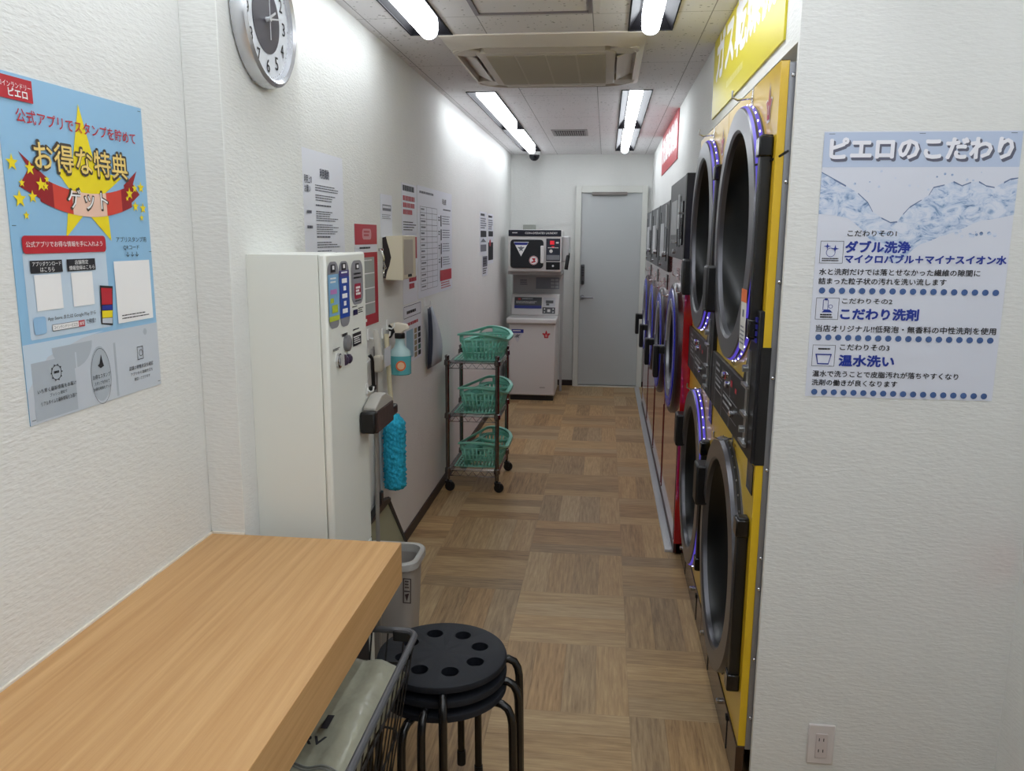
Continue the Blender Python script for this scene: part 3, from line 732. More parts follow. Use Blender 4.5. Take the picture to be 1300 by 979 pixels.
sh.lay(0.0012).mat(0).disc(0.218, 0.19, 0.042, 24).mat(3).lay(0.002).circ(0.218, 0.19, 0.036, 0.004); emblem2 = [(0.2, 0.17), (0.236, 0.17), (0.23, 0.19), (0.24, 0.205), (0.2, 0.215), (0.195, 0.205), (0.218, 0.195)]
sh.pg(emblem2[::-1])
sh.g.build('sticker', [white_ink, navy, inkg, red_ink], d, label='round white sticker with a red mark')
G().box(-0.60, -0.568, 7.505, 7.53, 1.32, 1.48).build('handle', whitep, d, 0.008)
sh = Sheet((-0.55, 7.548, 1.545), (1, 0, 0), (0, 0, -1), (0, -1, 0))
sh.mat(0).rect(0, 0, 0.13, 0.205).mat(1).rect(0, 0.215, 0.13, 0.285).lay(0.002).mat(2).rect(0.035, 0.02, 0.075, 0.055).rect(0.05, 0.07, 0.075, 0.08).mat(3).disc(0.045, 0.115, 0.016, 14).rect(0.09, 0.03, 0.115, 0.045).bars(0.015, 0.08, 0.12, 0.092, 1, 0.6)
sh.mat(4).rect(0.005, 0.15, 0.125, 0.195).mat(3).disc(0.065, 0.25, 0.01, 12)
sh.g.build('control_panel', [M('panel_navy', (44, 48, 62), 0.3), M('panel_black', (16, 16, 20), 0.3), M('led_red', (190, 30, 44), 0.4, emit=0.7), whitep, M('panel_grey', (130, 134, 140), 0.4)], t)
G().box(-0.41, -0.345, 7.62, 8.0, 1.33, 1.565).build('coin_box', wm2, t, 0.01)
G().tube([(-0.365, 7.60, 1.26), (-0.36, 7.60, 1.31), (-0.35, 7.62, 1.38), (-0.352, 7.7, 1.40)], 0.018, 10).build('hose', black, t)
t = G().box(-0.858, -0.728, YB-0.05, YB, 1.60, 1.683).build('junction_box', M('box_greygreen', (160, 164, 156), 0.5), None, 0.004)
tag(t, 'small grey-green box on the back wall above the small dryer', 'wall box')

# ================================================================ WIRE TROLLEY AND BASKETS
t = thing('wire_trolley', 'chrome wire trolley on black casters holding three green baskets', 'trolley', (-0.785, 4.985, 0))
px, py = (-0.937, -0.63), (4.745, 5.225)
for x in px:
    for y in py:
        p = G().cyl((x, y, 0.075), (x, y, 0.845), 0.0125, 14).lathe([(0.0145, 0.84), (0.0145, 0.85), (0.006, 0.856), (0, 0.856)], (x, y, 0), (0, 0, 1), 14)
        for z in (0.115, 0.46, 0.79): p.lathe([(0.0125, z), (0.02, z+0.004), (0.018, z+0.032), (0.0125, z+0.036)], (x, y, 0), (0, 0, 1), 14)
        p.build('post', M('post_chrome', (120, 116, 114), 0.25, 1.0), t)
        k = G().cyl((x, y, 0.03), (x, y, 0.078), 0.007, 8).prism([(x-0.004, 0.022), (x+0.018, 0.03), (x+0.022, 0.062), (x-0.016, 0.066)], 'y', y-0.019, y+0.019).build('caster', black, t)
        G().lathe([(0, -0.011), (0.026, -0.011), (0.03, -0.007), (0.03, 0.007), (0.026, 0.011), (0, 0.011)], (x+0.012, y, 0.03), (0, 1, 0), 24).build('wheel', M('rubber', (20, 20, 20), 0.6), k)
for z in (0.13, 0.475, 0.805):
    g = G()
    for dz in (0, -0.032):
        g.tube([(px[0], py[0], z+dz), (px[1], py[0], z+dz), (px[1], py[1], z+dz), (px[0], py[1], z+dz)], 0.0032, 6, closed=True)
    for yy in py:
        n = 12; g.tube([(px[0]+(px[1]-px[0])*k/n, yy, z-0.032*(k % 2)) for k in range(n+1)], 0.0024, 5)
    for xx in px:
        n = 18; g.tube([(xx, py[0]+(py[1]-py[0])*k/n, z-0.032*(k % 2)) for k in range(n+1)], 0.0024, 5)
    for k in range(1, 20): y = py[0]+(py[1]-py[0])*k/20; g.cyl((px[0], y, z), (px[1], y, z), 0.0022, 5)
    for k in (1, 2): x = px[0]+(px[1]-px[0])*k/3; g.cyl((x, py[0], z-0.004), (x, py[1], z-0.004), 0.003, 6)
    g.build('wire_shelf', chrome, t)
green = M('mint_plastic', (136, 212, 192), 0.35); green.node_tree.nodes['Principled BSDF'].inputs['Subsurface Weight'].default_value = 0.15
green.node_tree.nodes['Principled BSDF'].inputs['Subsurface Radius'].default_value = (0.01, 0.02, 0.018)
def rpt(s, a, b, r):
    """point on a rounded rectangle with half sizes a, b at arc parameter s in 0..1, starting at the middle of the near side"""
    L = [2*(a-r), PI/2*r, 2*(b-r), PI/2*r]*2; tot = sum(L); d = (s % 1)*tot
    d += 0
    segs = [((-(a-r), -b), (1, 0)), (((a-r), -(b-r)), -PI/2), ((a, -(b-r)), (0, 1)), (((a-r), b-r), 0), ((a-r, b), (-1, 0)), ((-(a-r), b-r), PI/2), ((-a, b-r), (0, -1)), ((-(a-r), -(b-r)), PI)]
    for (p, q), l in zip(segs, L):
        if d <= l or l is L[-1]:
            if isinstance(q, tuple): return (p[0]+q[0]*d, p[1]+q[1]*d)
            return (p[0]+r*math.cos(q+d/r), p[1]+r*math.sin(q+d/r))
        d -= l
    return rpt(0, a, b, r)
BA, BB, BH = 0.184, 0.216, 0.128
def bw(f): return (BA-0.034*(1-f), BB-0.038*(1-f), 0.10-0.015*(1-f))
def make_basket(loc, label):
    t = thing('laundry_basket', label, 'laundry basket', loc, 'green laundry baskets on the wire trolley', local=True)
    g = G(); N_ = 56
    def P(s, f, z=None): a, b, r = bw(f); x, y = rpt(s, a, b, r); return Vector((x, y, BH*f if z is None else z))
    fz = [0.0, 0.10, 0.14, 0.30, 0.34, 0.50, 0.54, 0.70, 0.74, 0.90, 1.0]
    for k in range(N_):
        s0, s1 = (k-0.22)/N_, (k+0.22)/N_
        A = [P(s0, 0.08), P(s1, 0.08), P(s1, 1), P(s0, 1)]
        g.poly(A)
    for lo, hi in ((0.0, 0.12), (0.36, 0.42), (0.64, 0.70), (0.9, 1.0)):
        for k in range(N_):
            g.poly([P(k/N_, lo), P((k+1)/N_, lo), P((k+1)/N_, hi), P(k/N_, hi)])
    bt = [P(k/N_, 0) for k in range(N_)]
    inn = [Vector((p.x*0.9, p.y*0.92, 0.004)) for p in bt]
    for k in range(N_): g.poly([bt[k], bt[(k+1) % N_], inn[(k+1) % N_], inn[k]])
    x0, x1, y0, y1 = -0.125, 0.125, -0.175, 0.175
    for k in range(13): x = x0+(x1-x0)*k/12; g.box(x-0.004, x+0.004, y0, y1, 0.002, 0.005)
    for k in range(9): y = y0+(y1-y0)*k/8; g.box(x0, x1, y-0.004, y+0.004, 0.002, 0.005)
    body = g.build('basket_body', green, t)
    sd = body.modifiers.new('thickness', 'SOLIDIFY'); sd.thickness = 0.0022
    # wavy lip and the two end grips
    g = G(); n = 120; rows = []
    def wave(y): q = max(0, abs(y)-0.09)/(BB-0.09); return 0.048*(q*q*(3-2*q))
    for k in range(n):
        x, y = rpt(k/n, BA, BB, 0.10); w = wave(y)*(1-0.55*min(1, abs(x)/BA)**2)
        o = Vector((x/BA, y/BB, 0)); o.normalize()
        q = Vector((x, y, BH))
        rows.append([q+Vector((0, 0, w-0.016)), q+Vector((0, 0, w)), q+o*0.021+Vector((0, 0, w+0.001)), q+o*0.025+Vector((0, 0, w-0.010))])
    vv = [[g.v(p) for p in r] for r in rows]
    for k in range(n):
        for i in range(3): g.face([vv[k][i], vv[(k+1) % n][i], vv[(k+1) % n][i+1], vv[k][i+1]])
    rim = g.build('rim', green, t, angle=60)
    sd = rim.modifiers.new('thickness', 'SOLIDIFY'); sd.thickness = 0.003
    for sgn in (-1, 1):
        g = G()
        for k in range(n):
            (xa, ya), (xb, yb) = rpt(k/n, BA, BB, 0.10), rpt((k+1)/n, BA, BB, 0.10)
            if (ya+yb)*sgn < 0 or abs(ya) < 0.105 or abs(xa) > BA: continue
            if abs(xa+xb)/2 < 0.062: g.poly([(xa, ya, BH-0.003), (xb, yb, BH-0.003), (xb, yb, BH+0.006), (xa, ya, BH+0.006)]); continue
            wa = wave(ya)*(1-0.55*min(1, abs(xa)/BA)**2); wb = wave(yb)*(1-0.55*min(1, abs(xb)/BA)**2)
            g.poly([(xa, ya, BH-0.003), (xb, yb, BH-0.003), (xb, yb, BH+0.006), (xa, ya, BH+0.006)]); g.poly([(xa, ya, BH+0.006), (xb, yb, BH+0.006), (xb, yb, BH+wb-0.012), (xa, ya, BH+wa-0.012)])
        gr = g.build('grip', green, t)
        sd = gr.modifiers.new('thickness', 'SOLIDIFY'); sd.thickness = 0.003
    return t
make_basket((-0.780, 4.985, 0.8125), 'green slotted laundry basket on the top shelf of the trolley')
make_basket((-0.780, 4.985, 0.4825), 'green slotted laundry basket on the middle shelf of the trolley')
make_basket((-0.780, 4.985, 0.1375), 'green slotted laundry basket on the bottom shelf of the trolley')

# ================================================================ COUNTER, CABINET
t = thing('counter', 'light oak counter against the wall under the blue poster', 'counter', (-0.74, 1.0, 0))
G().box(XL+0.001, -0.489, -0.4, 1.869, 0.700, 0.804).build('counter_top', oak, t, 0.0015)
G().box(XL+0.001, -0.52, -0.42, -0.395, 0.0, 0.70).build('end_panel', oak, t, 0.001)
G().box(XL+0.0005, XL+0.006, -0.4, 1.871, 0.8035, 0.8085).box(XL+0.0005, -0.90, 1.865, 1.8715, 0.8035, 0.8085).build('caulk', M('caulk_white', (230, 222, 208), 0.6), t)
cabw = M('cabinet_white', (228, 230, 223), 0.38)
CX, CY0, CY1, CZ = -0.691, 1.956, 2.288, 1.514
t = thing('vending_cabinet', 'white detergent vending cabinet between the pillar and the wall notices', 'vending machine', (-0.795, 2.12, 0))
G().box(-0.8988, -0.7118, CY0, CY1, 0.0, CZ-0.002).build('body', cabw, t, 0.001)
G().box(-0.7115, CX, CY0-0.001, CY1, 0.648, CZ).build('front_door', cabw, t, 0.006)
G().box(-0.7115, CX, CY1-0.03, CY1, 0.0, 0.648).box(-0.7115, CX, CY0-0.001, CY0+0.03, 0.0, 0.648).each('side_post', cabw, t, 0.003)
G().box(-0.7125, -0.7, CY0+0.03, CY1-0.03, 0.05, 0.645).build('base_recess', M('recess_dark', (34, 34, 42), 0.6), t)
sh = Sheet((CX, CY0, CZ), (0, 1, 0), (0, 0, -1), (1, 0, 0))
pill = M('pill_grey', (136, 136, 142), 0.45); lb = M('pack_lightblue', (128, 176, 214), 0.4); db = M('pack_blue', (30, 74, 166), 0.4); pur = M('pack_purple', (66, 58, 130), 0.4); yg = M('pack_lime', (188, 204, 60), 0.4)
sh.mat(0).rrect(0.008, 0.02, 0.09, 0.19, 0.026).rrect(0.095, 0.021, 0.176, 0.194, 0.026).rrect(0.197, 0.022, 0.304, 0.144, 0.03)
sh.lay(0.0018)
sh.mat(1).rect(0.008, 0.052, 0.09, 0.162).mat(4).rect(0.01, 0.158, 0.088, 0.171)
sh.mat(2).rect(0.095, 0.056, 0.176, 0.17).mat(3).rect(0.095, 0.045, 0.176, 0.062)
sh.mat(5).rect(0.03, 0.027, 0.066, 0.047).rect(0.115, 0.026, 0.152, 0.044).rect(0.235, 0.03, 0.268, 0.047)
sh.mat(6).rrect(0.222, 0.086, 0.282, 0.128, 0.006)
sh.mat(7).rect(0.205, 0.157, 0.245, 0.172)
sh.lay(0.0024).mat(8)
sh.bars(0.022, 0.06, 0.078, 0.078, 2).bars(0.11, 0.048, 0.165, 0.058, 1).bars(0.232, 0.094, 0.274, 0.12, 3, 0.7)
for k in range(5): sh.rect(0.112+0.012*(k % 2), 0.066+k*0.02, 0.155-0.01*(k % 2), 0.078+k*0.02)
sh.rect(0.04, 0.03, 0.056, 0.04).rect(0.126, 0.029, 0.142, 0.039).rect(0.244, 0.034, 0.262, 0.043)
sh.mat(9).rect(0.02, 0.09, 0.07, 0.102).mat(4).rect(0.03, 0.13, 0.075, 0.15).rect(0.018, 0.112, 0.045, 0.124)
sh.mat(5).bars(0.215, 0.056, 0.29, 0.078, 2, 0.4).bars(0.222, 0.132, 0.282, 0.138, 1)
sh.lay(0.0012)
sh.bars(0.2, 0.147, 0.25, 0.153, 1).bars(0.252, 0.155, 0.30, 0.172, 3, 0.45).bars(0.20, 0.210, 0.26, 0.216, 1, 0.6).bars(0.105, 0.212, 0.155, 0.222, 1, 0.8)
sh.rect(0.196, 0.222, 0.272, 0.258).mat(8).lay(0.002).rect(0.2, 0.231, 0.268, 0.234).bars(0.205, 0.237, 0.265, 0.254, 3, 0.5)
sh.mat(5).lay(0.0012).bars(0.03, 0.243, 0.09, 0.25, 2, 0.6)
sh.g.build('sticker', [pill, lb, db, pur, yg, ink, M('sticker_crimson', (160, 28, 62), 0.4), M('sticker_navy', (26, 26, 74), 0.4), white_ink, M('pack_pink', (196, 130, 196), 0.4)], t)
g = G().lathe([(0.022, 0), (0.022, 0.010), (0.016, 0.013), (0, 0.013)], (CX, CY0+0.137, CZ-0.240), (1, 0, 0), 22)
g.build('coin_knob', greyp, t)
g = G().lathe([(0.020, 0), (0.020, 0.006), (0.01, 0.01), (0, 0.01)], (CX, CY0+0.070, CZ-0.278), (1, 0, 0), 20).box(CX, CX+0.02, CY0+0.062, CY0+0.078, CZ-0.29, CZ-0.262)
g.build('lock', chrome, t)
g = G()
for yy in (0.118, 0.148): g.lathe([(0.013, 0), (0.013, 0.008), (0.008, 0.012), (0, 0.012)], (CX, CY0+yy, CZ-0.284), (1, 0, 0), 16)
g.each('select_button', M('button_purple', (52, 40, 66), 0.35), t)

# ================================================================ WALL CLOCK ON THE PILLAR
cx, cy, cz = -0.8985, 2.098, 2.100
t = thing('wall_clock', 'round silver-rimmed wall clock with a dark centre on the pillar', 'clock', (cx, cy, cz))
G().lathe([(0.150, 0), (0.166, 0.004), (0.168, 0.02), (0.164, 0.036), (0.155, 0.042), (0.147, 0.036), (0.145, 0.022)], (cx, cy, cz), (1, 0, 0), 72).build('rim', M('clock_silver', (206, 208, 212), 0.25, 0.7), t)
G().lathe([(0.146, 0.022), (0.0, 0.022)], (cx, cy, cz), (1, 0, 0), 64).build('dial', M('dial_white', (222, 226, 232), 0.5), t)
G().lathe([(0.083, 0.0226), (0.083, 0.0235), (0.0, 0.0235)], (cx, cy, cz), (1, 0, 0), 64).build('dial_centre', M('dial_dark', (74, 72, 80), 0.3), t)
sh = Sheet((cx+0.022, cy, cz), (0, 1, 0), (0, 0, -1), (1, 0, 0)); sh.mat(0)
for h in range(1, 13):
    a = 2*PI*h/12; u, v = 0.112*math.sin(a), -0.112*math.cos(a); w = 0.010 if h < 10 else 0.019
    sh.txt(str(h), u-w, v-0.0165, u+w, v+0.0165, 0.012)
for k in range(60):
    a = 2*PI*k/60; sh.disc(0.139*math.sin(a), -0.139*math.cos(a), 0.0022 if k % 5 == 0 else 0.0012, 8)
sh.g.build('numerals', [ink], t)
def hand(g, a, L, tail, w, x):
    d = Vector((0, math.sin(a), math.cos(a))); n_ = Vector((0, math.cos(a), -math.sin(a))); o = Vector((x, cy, cz))
    p = [o-d*tail-n_*w, o-d*tail+n_*w, o+d*L+n_*w*0.6, o+d*L-n_*w*0.6]
    q = [v_+Vector((0.0015, 0, 0)) for v_ in p]; P_ = [g.v(v_) for v_ in p]; Q_ = [g.v(v_) for v_ in q]
    g.face(P_[::-1]); g.face(Q_)
    for k in range(4): g.face([P_[k], P_[(k+1) % 4], Q_[(k+1) % 4], Q_[k]])
hm_ = M('hand_silver', (214, 216, 220), 0.3, 0.4)
g = G(); hand(g, math.radians(62), 0.058, 0.012, 0.004, cx+0.027); g.build('hour_hand', hm_, t)
g = G(); hand(g, math.radians(78), 0.082, 0.014, 0.0026, cx+0.030); g.build('minute_hand', hm_, t)
g = G(); hand(g, math.radians(0), 0.115, 0.05, 0.0011, cx+0.033); g.lathe([(0.006, 0.022), (0.006, 0.036), (0, 0.036)], (cx, cy, cz), (1, 0, 0), 14); g.build('second_hand', hm_, t)
G().lathe([(0.1455, 0.034), (0.0, 0.036)], (cx, cy, cz), (1, 0, 0), 64).build('glass', clear_glass('clock_glass'), t)

# ================================================================ POSTERS
def sheet_thing(name, label, cat, O, U, w, h, N, m, th=0.0012, group=None):
    O, U, N = Vector(O)+Vector(N)*0.0005, Vector(U), Vector(N); Dn = Vector((0, 0, -1)); g = G()
    f = [O, O+U*w, O+U*w+Dn*h, O+Dn*h]; a = [g.v(p) for p in f]; b = [g.v(p+N*th) for p in f]
    g.face(a[::-1]); g.face(b)
    for k in range(4): g.face([a[k], a[(k+1) % 4], b[(k+1) % 4], b[k]])
    t = thing(name, label, cat, O, group)
    g.build('sheet', m, t, smooth=False)
    sh = Sheet(O+N*th, U, Dn, N); sh.e = 0.0006
    return t, sh
# big blue app poster
skyb = M('poster_blue', (146, 192, 226), 0.4); paleb = M('poster_pale', (196, 214, 230), 0.4); paleg = M('poster_grey', (196, 204, 214), 0.4); shade = M('poster_shape', (174, 184, 194), 0.4)
maroon = M('ribbon_dark', (150, 26, 36), 0.45); ribr = M('ribbon_red', (214, 70, 56), 0.45); ribl = M('ribbon_light', (240, 200, 178), 0.45)
gold = M('letter_gold', (236, 206, 120), 0.5)
t, sh = sheet_thing('app_poster', 'large light blue poster with a yellow star and red ribbon above the counter', 'poster', (XL, 1.264, 1.822), (0, 1, 0), 0.421, 0.594, (1, 0, 0), skyb)
m = 0.001
def R(*a): return [q*m for q in a]
sh.lay(0.0004).mat(8).rect(*R(0, 455, 421, 594))
sh.mat(7).pg([R(0, 452), R(0, 594-60), R(60, 480), R(160, 458), R(230, 452)]).rrect(*R(22, 296, 256, 446), 0.004)
sh.lay(0.0006).mat(9).pg([R(70+58*math.cos(a*PI/12)+60, 466+46*math.sin(a*PI/12)) for a in range(12, -1, -1)]).rect(*R(15, 486, 130, 590)).disc(0.207, 0.535, 0.032, 24, 0.055).disc(0.372, 0.470, 0.007).rect(*R(255, 480, 262, 590))
sh.lay(0.0008).mat(8).rect(*R(134, 482, 138, 590))
# star, ribbon and headline
sh.mat(2).pg([R(208, 24), R(176, 138), R(216, 170), R(248, 140)])
sh.pg([R(176, 138), R(130, 150), R(180, 200)]).pg([R(248, 140), R(330, 150), R(240, 200)]).pg([R(176, 138), R(180, 200), R(240, 200), R(248, 140)])
sh.pg([R(160, 190), R(140, 270), R(205, 222), R(216, 200)]).pg([R(216, 200), R(208, 222), R(278, 276), R(272, 190)])
sh.lay(0.0011).mat(3)
sh.pg([R(36, 126), R(58, 152), R(30, 184), R(92, 206), R(104, 166)]).pg([R(385, 132), R(368, 160), R(390, 180), R(345, 206), R(335, 164)])
n = 16; AR = []
for k in range(n+1):
    q = k/n; u = 80+q*278; AR.append((u, 163+26*(1-(2*q-1)**2)*0.9, 207+26*(1-(2*q-1)**2)*0.9))
for k in range(n):
    c_ = abs((k+0.5)/n-0.5); sh.mat(3 if c_ > 0.40 else (4 if c_ > 0.2 else 5)).lay(0.0014)
    a, b = AR[k], AR[k+1]; sh.pg([R(a[0], a[1]), R(a[0], a[2]), R(b[0], b[2]), R(b[0], b[1])])
sh.lay(0.0017).mat(2)
for u, v, r in ((18, 146, 15), (60, 152, 13), (28, 205, 16), (60, 200, 12), (84, 178, 13), (96, 180, 8), (40, 232, 8), (395, 165, 13), (372, 168, 10), (398, 208, 12), (370, 205, 12), (352, 180, 13), (342, 190, 6), (390, 228, 8), (100, 168, 7), (36, 178, 8)): sh.star(u*m, v*m, r*m)
sh.lay(0.0022).mat(1).txt('お得な特典', *R(70, 101, 352, 155), bold=0.05).txt('ゲット', *R(150, 178, 276, 219), bold=0.04)
sh.lay(0.0027).mat(6).txt('お得な特典', *R(73, 104, 349, 152), bold=0.012).mat(10).txt('ゲット', *R(153, 181, 273, 216), bold=0.008)
sh.lay(0.0022).mat(0).rect(*R(0, 6, 84, 43)).txt('公式アプリでスタンプを貯めて', *R(38, 55, 388, 78), bold=0.012)
sh.rrect(*R(22, 266, 256, 297), 0.008).mat(11).rect(*R(36, 309, 120, 331)).rect(*R(133, 309, 217, 331))
sh.txt('アプリスタンプ用', *R(292, 268, 400, 279), bold=0.006).txt('QRコード', *R(315, 285, 372, 295), bold=0.006).txt('↓↓↓', *R(322, 299, 368, 309), bold=0.006)
sh.lay(0.0027).mat(10).txt('コインランドリー', *R(4, 15, 80, 24), bold=0.006).txt('ピエロ', *R(25, 25, 70, 38), bold=0.03).txt('公式アプリでお得な情報を手に入れよう', *R(30, 276, 244, 286), bold=0.004)
sh.txt('アプリダウンロード', *R(41, 311, 116, 319), bold=0.006).txt('はこちら', *R(60, 321, 97, 329), bold=0.006).txt('店舗限定', *R(155, 311, 195, 319), bold=0.006).txt('情報登録はこちら', *R(138, 321, 213, 329), bold=0.006)
sh.lay(0.0015).mat(10).rect(*R(44, 334, 114, 397)).rect(*R(143, 334, 206, 397)).rect(*R(278, 317, 407, 443)).rect(*R(78, 424, 170, 436))
sh.lay(0.0018).mat(11).bars(*R(292, 427, 392, 439), 2, 0.35).frame(*R(78, 424, 170, 436), 0.0008).txt('App Store または Google Play から', *R(68, 409, 206, 418), bold=0.003).txt('コインランドリーピエロ', *R(82, 427, 148, 433)).txt('で検索！', *R(174, 423, 204, 433), bold=0.006)
sh.mat(0).rect(*R(152, 424, 170, 436)).lay(0.0022).mat(10).txt('検索', *R(154, 426, 168, 434), bold=0.006)
sh.lay(0.0018).mat(12).rrect(*R(31, 407, 63, 438), 0.006)
sh.mat(11).lay(0.0018).pg([R(226, 362), R(221, 438), R(258, 444), R(268, 366)]).lay(0.0022).mat(0).pg([R(229, 367), R(227, 400), R(261, 402), R(264, 370)]).mat(2).pg([R(226, 412), R(225, 426), R(258, 428), R(260, 414)]).mat(13).pg([R(227, 402), R(226, 411), R(260, 413), R(261, 403)]).mat(8).pg([R(225, 427), R(224, 436), R(256, 440), R(258, 429)])
sh.lay(0.0014).mat(11).circ(0.078, 0.511, 0.0125, 0.0012).bars(*R(71, 508, 86, 513), 1, 0.9).circ(0.207, 0.540, 0.031, 0.0008, rv=0.055)
for k in range(10): a = 2*PI*k/10; sh.disc((78+14.5*math.cos(a))*m, (511+14.5*math.sin(a))*m, 0.0015, 8)
sh.pg([R(211, 497), R(205, 514), R(199, 518), R(207, 524), R(218, 521), R(215, 513)]).frame(*R(336, 499, 358, 527), 0.0014).circ(0.349, 0.513, 0.006, 0.0012)
sh.txt('いち早く最新情報をお届け', *R(24, 534, 130, 542), bold=0.006).txt('プッシュ通知で', *R(55, 546, 102, 552)).txt('リアルタイムな最新情報をお届け', *R(30, 557, 128, 565)).txt('お得なスタンプ', *R(180, 535, 236, 544), bold=0.006).txt('スタンプを貯めて', *R(184, 549, 232, 556)).txt('お得な特典をゲット', *R(180, 560, 236, 567))
sh.txt('店舗の稼働状況を確認', *R(302, 537, 393, 546), bold=0.006).txt('アプリから混雑状況を', *R(306, 551, 390, 558)).txt('確認いただけます', *R(318, 563, 378, 570))
for u, v in ((8, 8), (410, 8), (8, 586), (412, 586), (8, 250), (414, 300)): sh.rect((u-5)*m, (v-1)*m, (u+5)*m, v*m)
sh.g.build('print', [red_ink, M('outline_dark', (70, 60, 50), 0.5), yel_ink, maroon, ribr, ribl, gold, paleb, paleg, shade, white_ink, ink, M('icon_blue', (150, 190, 225), 0.4), navy], t, smooth=False)

# water poster on the wall facing the room
wp = M('poster_white', (216, 220, 232), 0.42)
t, sh = sheet_thing('water_poster', 'white and blue poster with a water splash on the wall beside the dryers', 'poster', (0.522, YR, 1.817), (1, 0, 0), 0.456, 0.657, (0, -1, 0), wp)
def sploosh():
    """blue water print: procedural wave shapes on their own patches"""
    m_ = M('water_print', (150, 180, 214), 0.42)
    n, l, b = nodes(m_); tc = n.new('ShaderNodeTexCoord')
    mp = n.new('ShaderNodeMapping'); mp.inputs['Scale'].default_value = (9, 9, 16); l.new(tc.outputs['Object'], mp.inputs['Vector'])
    nz = n.new('ShaderNodeTexNoise'); nz.inputs['Scale'].default_value = 2.2; nz.inputs['Detail'].default_value = 9; nz.inputs['Roughness'].default_value = 0.68; nz.inputs['Distortion'].default_value = 1.6
    l.new(mp.outputs[0], nz.inputs['Vector'])
    r = n.new('ShaderNodeValToRGB'); e = r.color_ramp.elements
    e[0].position = 0.30; e[0].color = lin((58, 82, 128)); e[1].position = 0.60; e[1].color = lin((216, 222, 236))
    q = r.color_ramp.elements.new(0.40); q.color = lin((140, 166, 204)); q = r.color_ramp.elements.new(0.48); q.color = lin((192, 206, 228))
    l.new(nz.outputs['Fac'], r.inputs[0]); l.new(r.outputs[0], b.inputs['Base Color'])
    return m_
sh.lay(0.0003).mat(1).rect(*R(0, 2, 456, 84))
top = [(0, 96), (30, 112), (60, 128), (90, 146), (115, 168), (128, 190), (150, 205), (172, 216), (188, 214), (200, 196), (215, 178), (240, 162), (256, 150), (265, 132), (290, 126), (310, 118), (330, 128), (350, 120), (368, 118), (385, 128), (405, 132), (425, 120), (440, 112), (456, 110)]
bot = [(0, 196), (40, 200), (70, 206), (92, 222), (112, 240), (130, 262), (150, 280), (165, 300), (180, 312), (200, 318), (215, 300), (232, 280), (248, 268), (265, 262), (290, 250), (310, 244), (330, 236), (350, 226), (368, 216), (385, 210), (405, 208), (425, 204), (440, 200), (456, 196)]
sh.lay(0.0006).mat(2)
for k in range(len(top)-1): sh.pg([R(*top[k]), R(*bot[k]), R(*bot[k+1]), R(*top[k+1])])
random.seed(3)
for k in range(26): sh.disc((20+random.random()*400)*m, (92+random.random()*50)*m, (1+2.5*random.random())*m, 8)
for k in range(16): sh.disc((300+random.random()*120)*m, (235+random.random()*20)*m, (1+4*random.random())*m, 8)
sh.mat(3)
for k in range(len(top)-1):
    if k % 3 != 2: a, b = top[k], top[k+1]; sh.lay(0.0008).pg([R(a[0], a[1]-1), R(a[0], a[1]+1.5+2*random.random()), R(b[0], b[1]+1+2*random.random()), R(b[0], b[1]-1)])
# headline with its printed drop shadow
sh.lay(0.0011).mat(4).txt('ピエロのこだわり', *R(20, 21, 441, 70), bold=0.065)
sh.lay(0.0016).mat(0).txt('ピエロのこだわり', *R(16, 16, 436, 64), bold=0.05)
sh.lay(0.0013).mat(5)
for s_, a in (('こだわりその1', (73, 236, 189, 250)), ('水と洗剤だけでは落とせなかった繊維の隙間に', (12, 330, 394, 346)), ('詰まった粒子状の汚れを洗い流します', (12, 353, 317, 369)), ('こだわりその2', (73, 404, 194, 417)),
              ('当店オリジナル!!低発泡・無香料の中性洗剤を使用', (14, 472, 446, 489)), ('こだわりその3', (77, 520, 197, 535)), ('温水で洗うことで皮脂汚れが落ちやすくなり', (14, 589, 369, 605)), ('洗剤の働きが良くなります', (14, 612, 224, 628))): sh.txt(s_, *R(*a), bold=0.02)
sh.mat(6)
for s_, a in (('ダブル洗浄', (71, 262, 224, 290)), ('マイクロバブル＋マイナスイオン水', (71, 295, 451, 316)), ('こだわり洗剤', (72, 429, 259, 457)), ('温水洗い', (77, 548, 211, 576))): sh.txt(s_, *R(*a), bold=0.045)
sh.mat(7)
for v in (385, 503.5, 645):
    for k in range(18): sh.disc((22+k*24.3)*m, v*m, 0.0077, 18)
for v0 in (262, 403, 523):
    sh.lay(0.0011).mat(5); u0, u1, v1 = 10, 66, v0+55
    sh.frame(*R(u0, v0, u1, v1), 0.0009)
    sh.mat(6)
    if v0 == 262:
        sh.star(0.027, 0.275, 0.009, 0.0025, 4).star(0.046, 0.281, 0.010, 0.0028, 4).circ(0.036, 0.290, 0.010, 0.0012).mat(5).bars(*R(16, 304, 60, 314), 2, 0.5)
    elif v0 == 403:
        sh.frame(*R(27, 408, 40, 434), 0.0012).rect(*R(30, 405, 38, 409)).pg([R(25, 440), R(32, 433), R(44, 433), R(52, 440)]).circ(0.046, 0.425, 0.004, 0.001).mat(5).bars(*R(22, 444, 54, 456), 2, 0.6)
    else:
        sh.mat(5).bars(*R(24, 531, 54, 536), 1, 0.8).mat(6).pg([R(18, 546), R(18, 549), R(58, 549), R(58, 546)]).pg([R(18, 546), R(24, 572), R(26, 572), R(21, 546)]).pg([R(56, 546), R(50, 572), R(52, 572), R(58, 546)]).rect(*R(24, 570, 52, 573))
for u in (18, 228, 436): sh.lay(0.001).mat(5).rect((u-7)*m, 0.005, (u+7)*m, 0.006)
sh.g.build('print', [M('headline_white', (236, 236, 244), 0.4), M('header_blue', (186, 200, 224), 0.42), sploosh(), M('water_edge', (96, 116, 156), 0.42), M('headline_shadow', (96, 98, 116), 0.45), ink, M('headline_blue', (28, 52, 150), 0.4), M('dot_blue', (66, 96, 150), 0.4)], t, smooth=False)

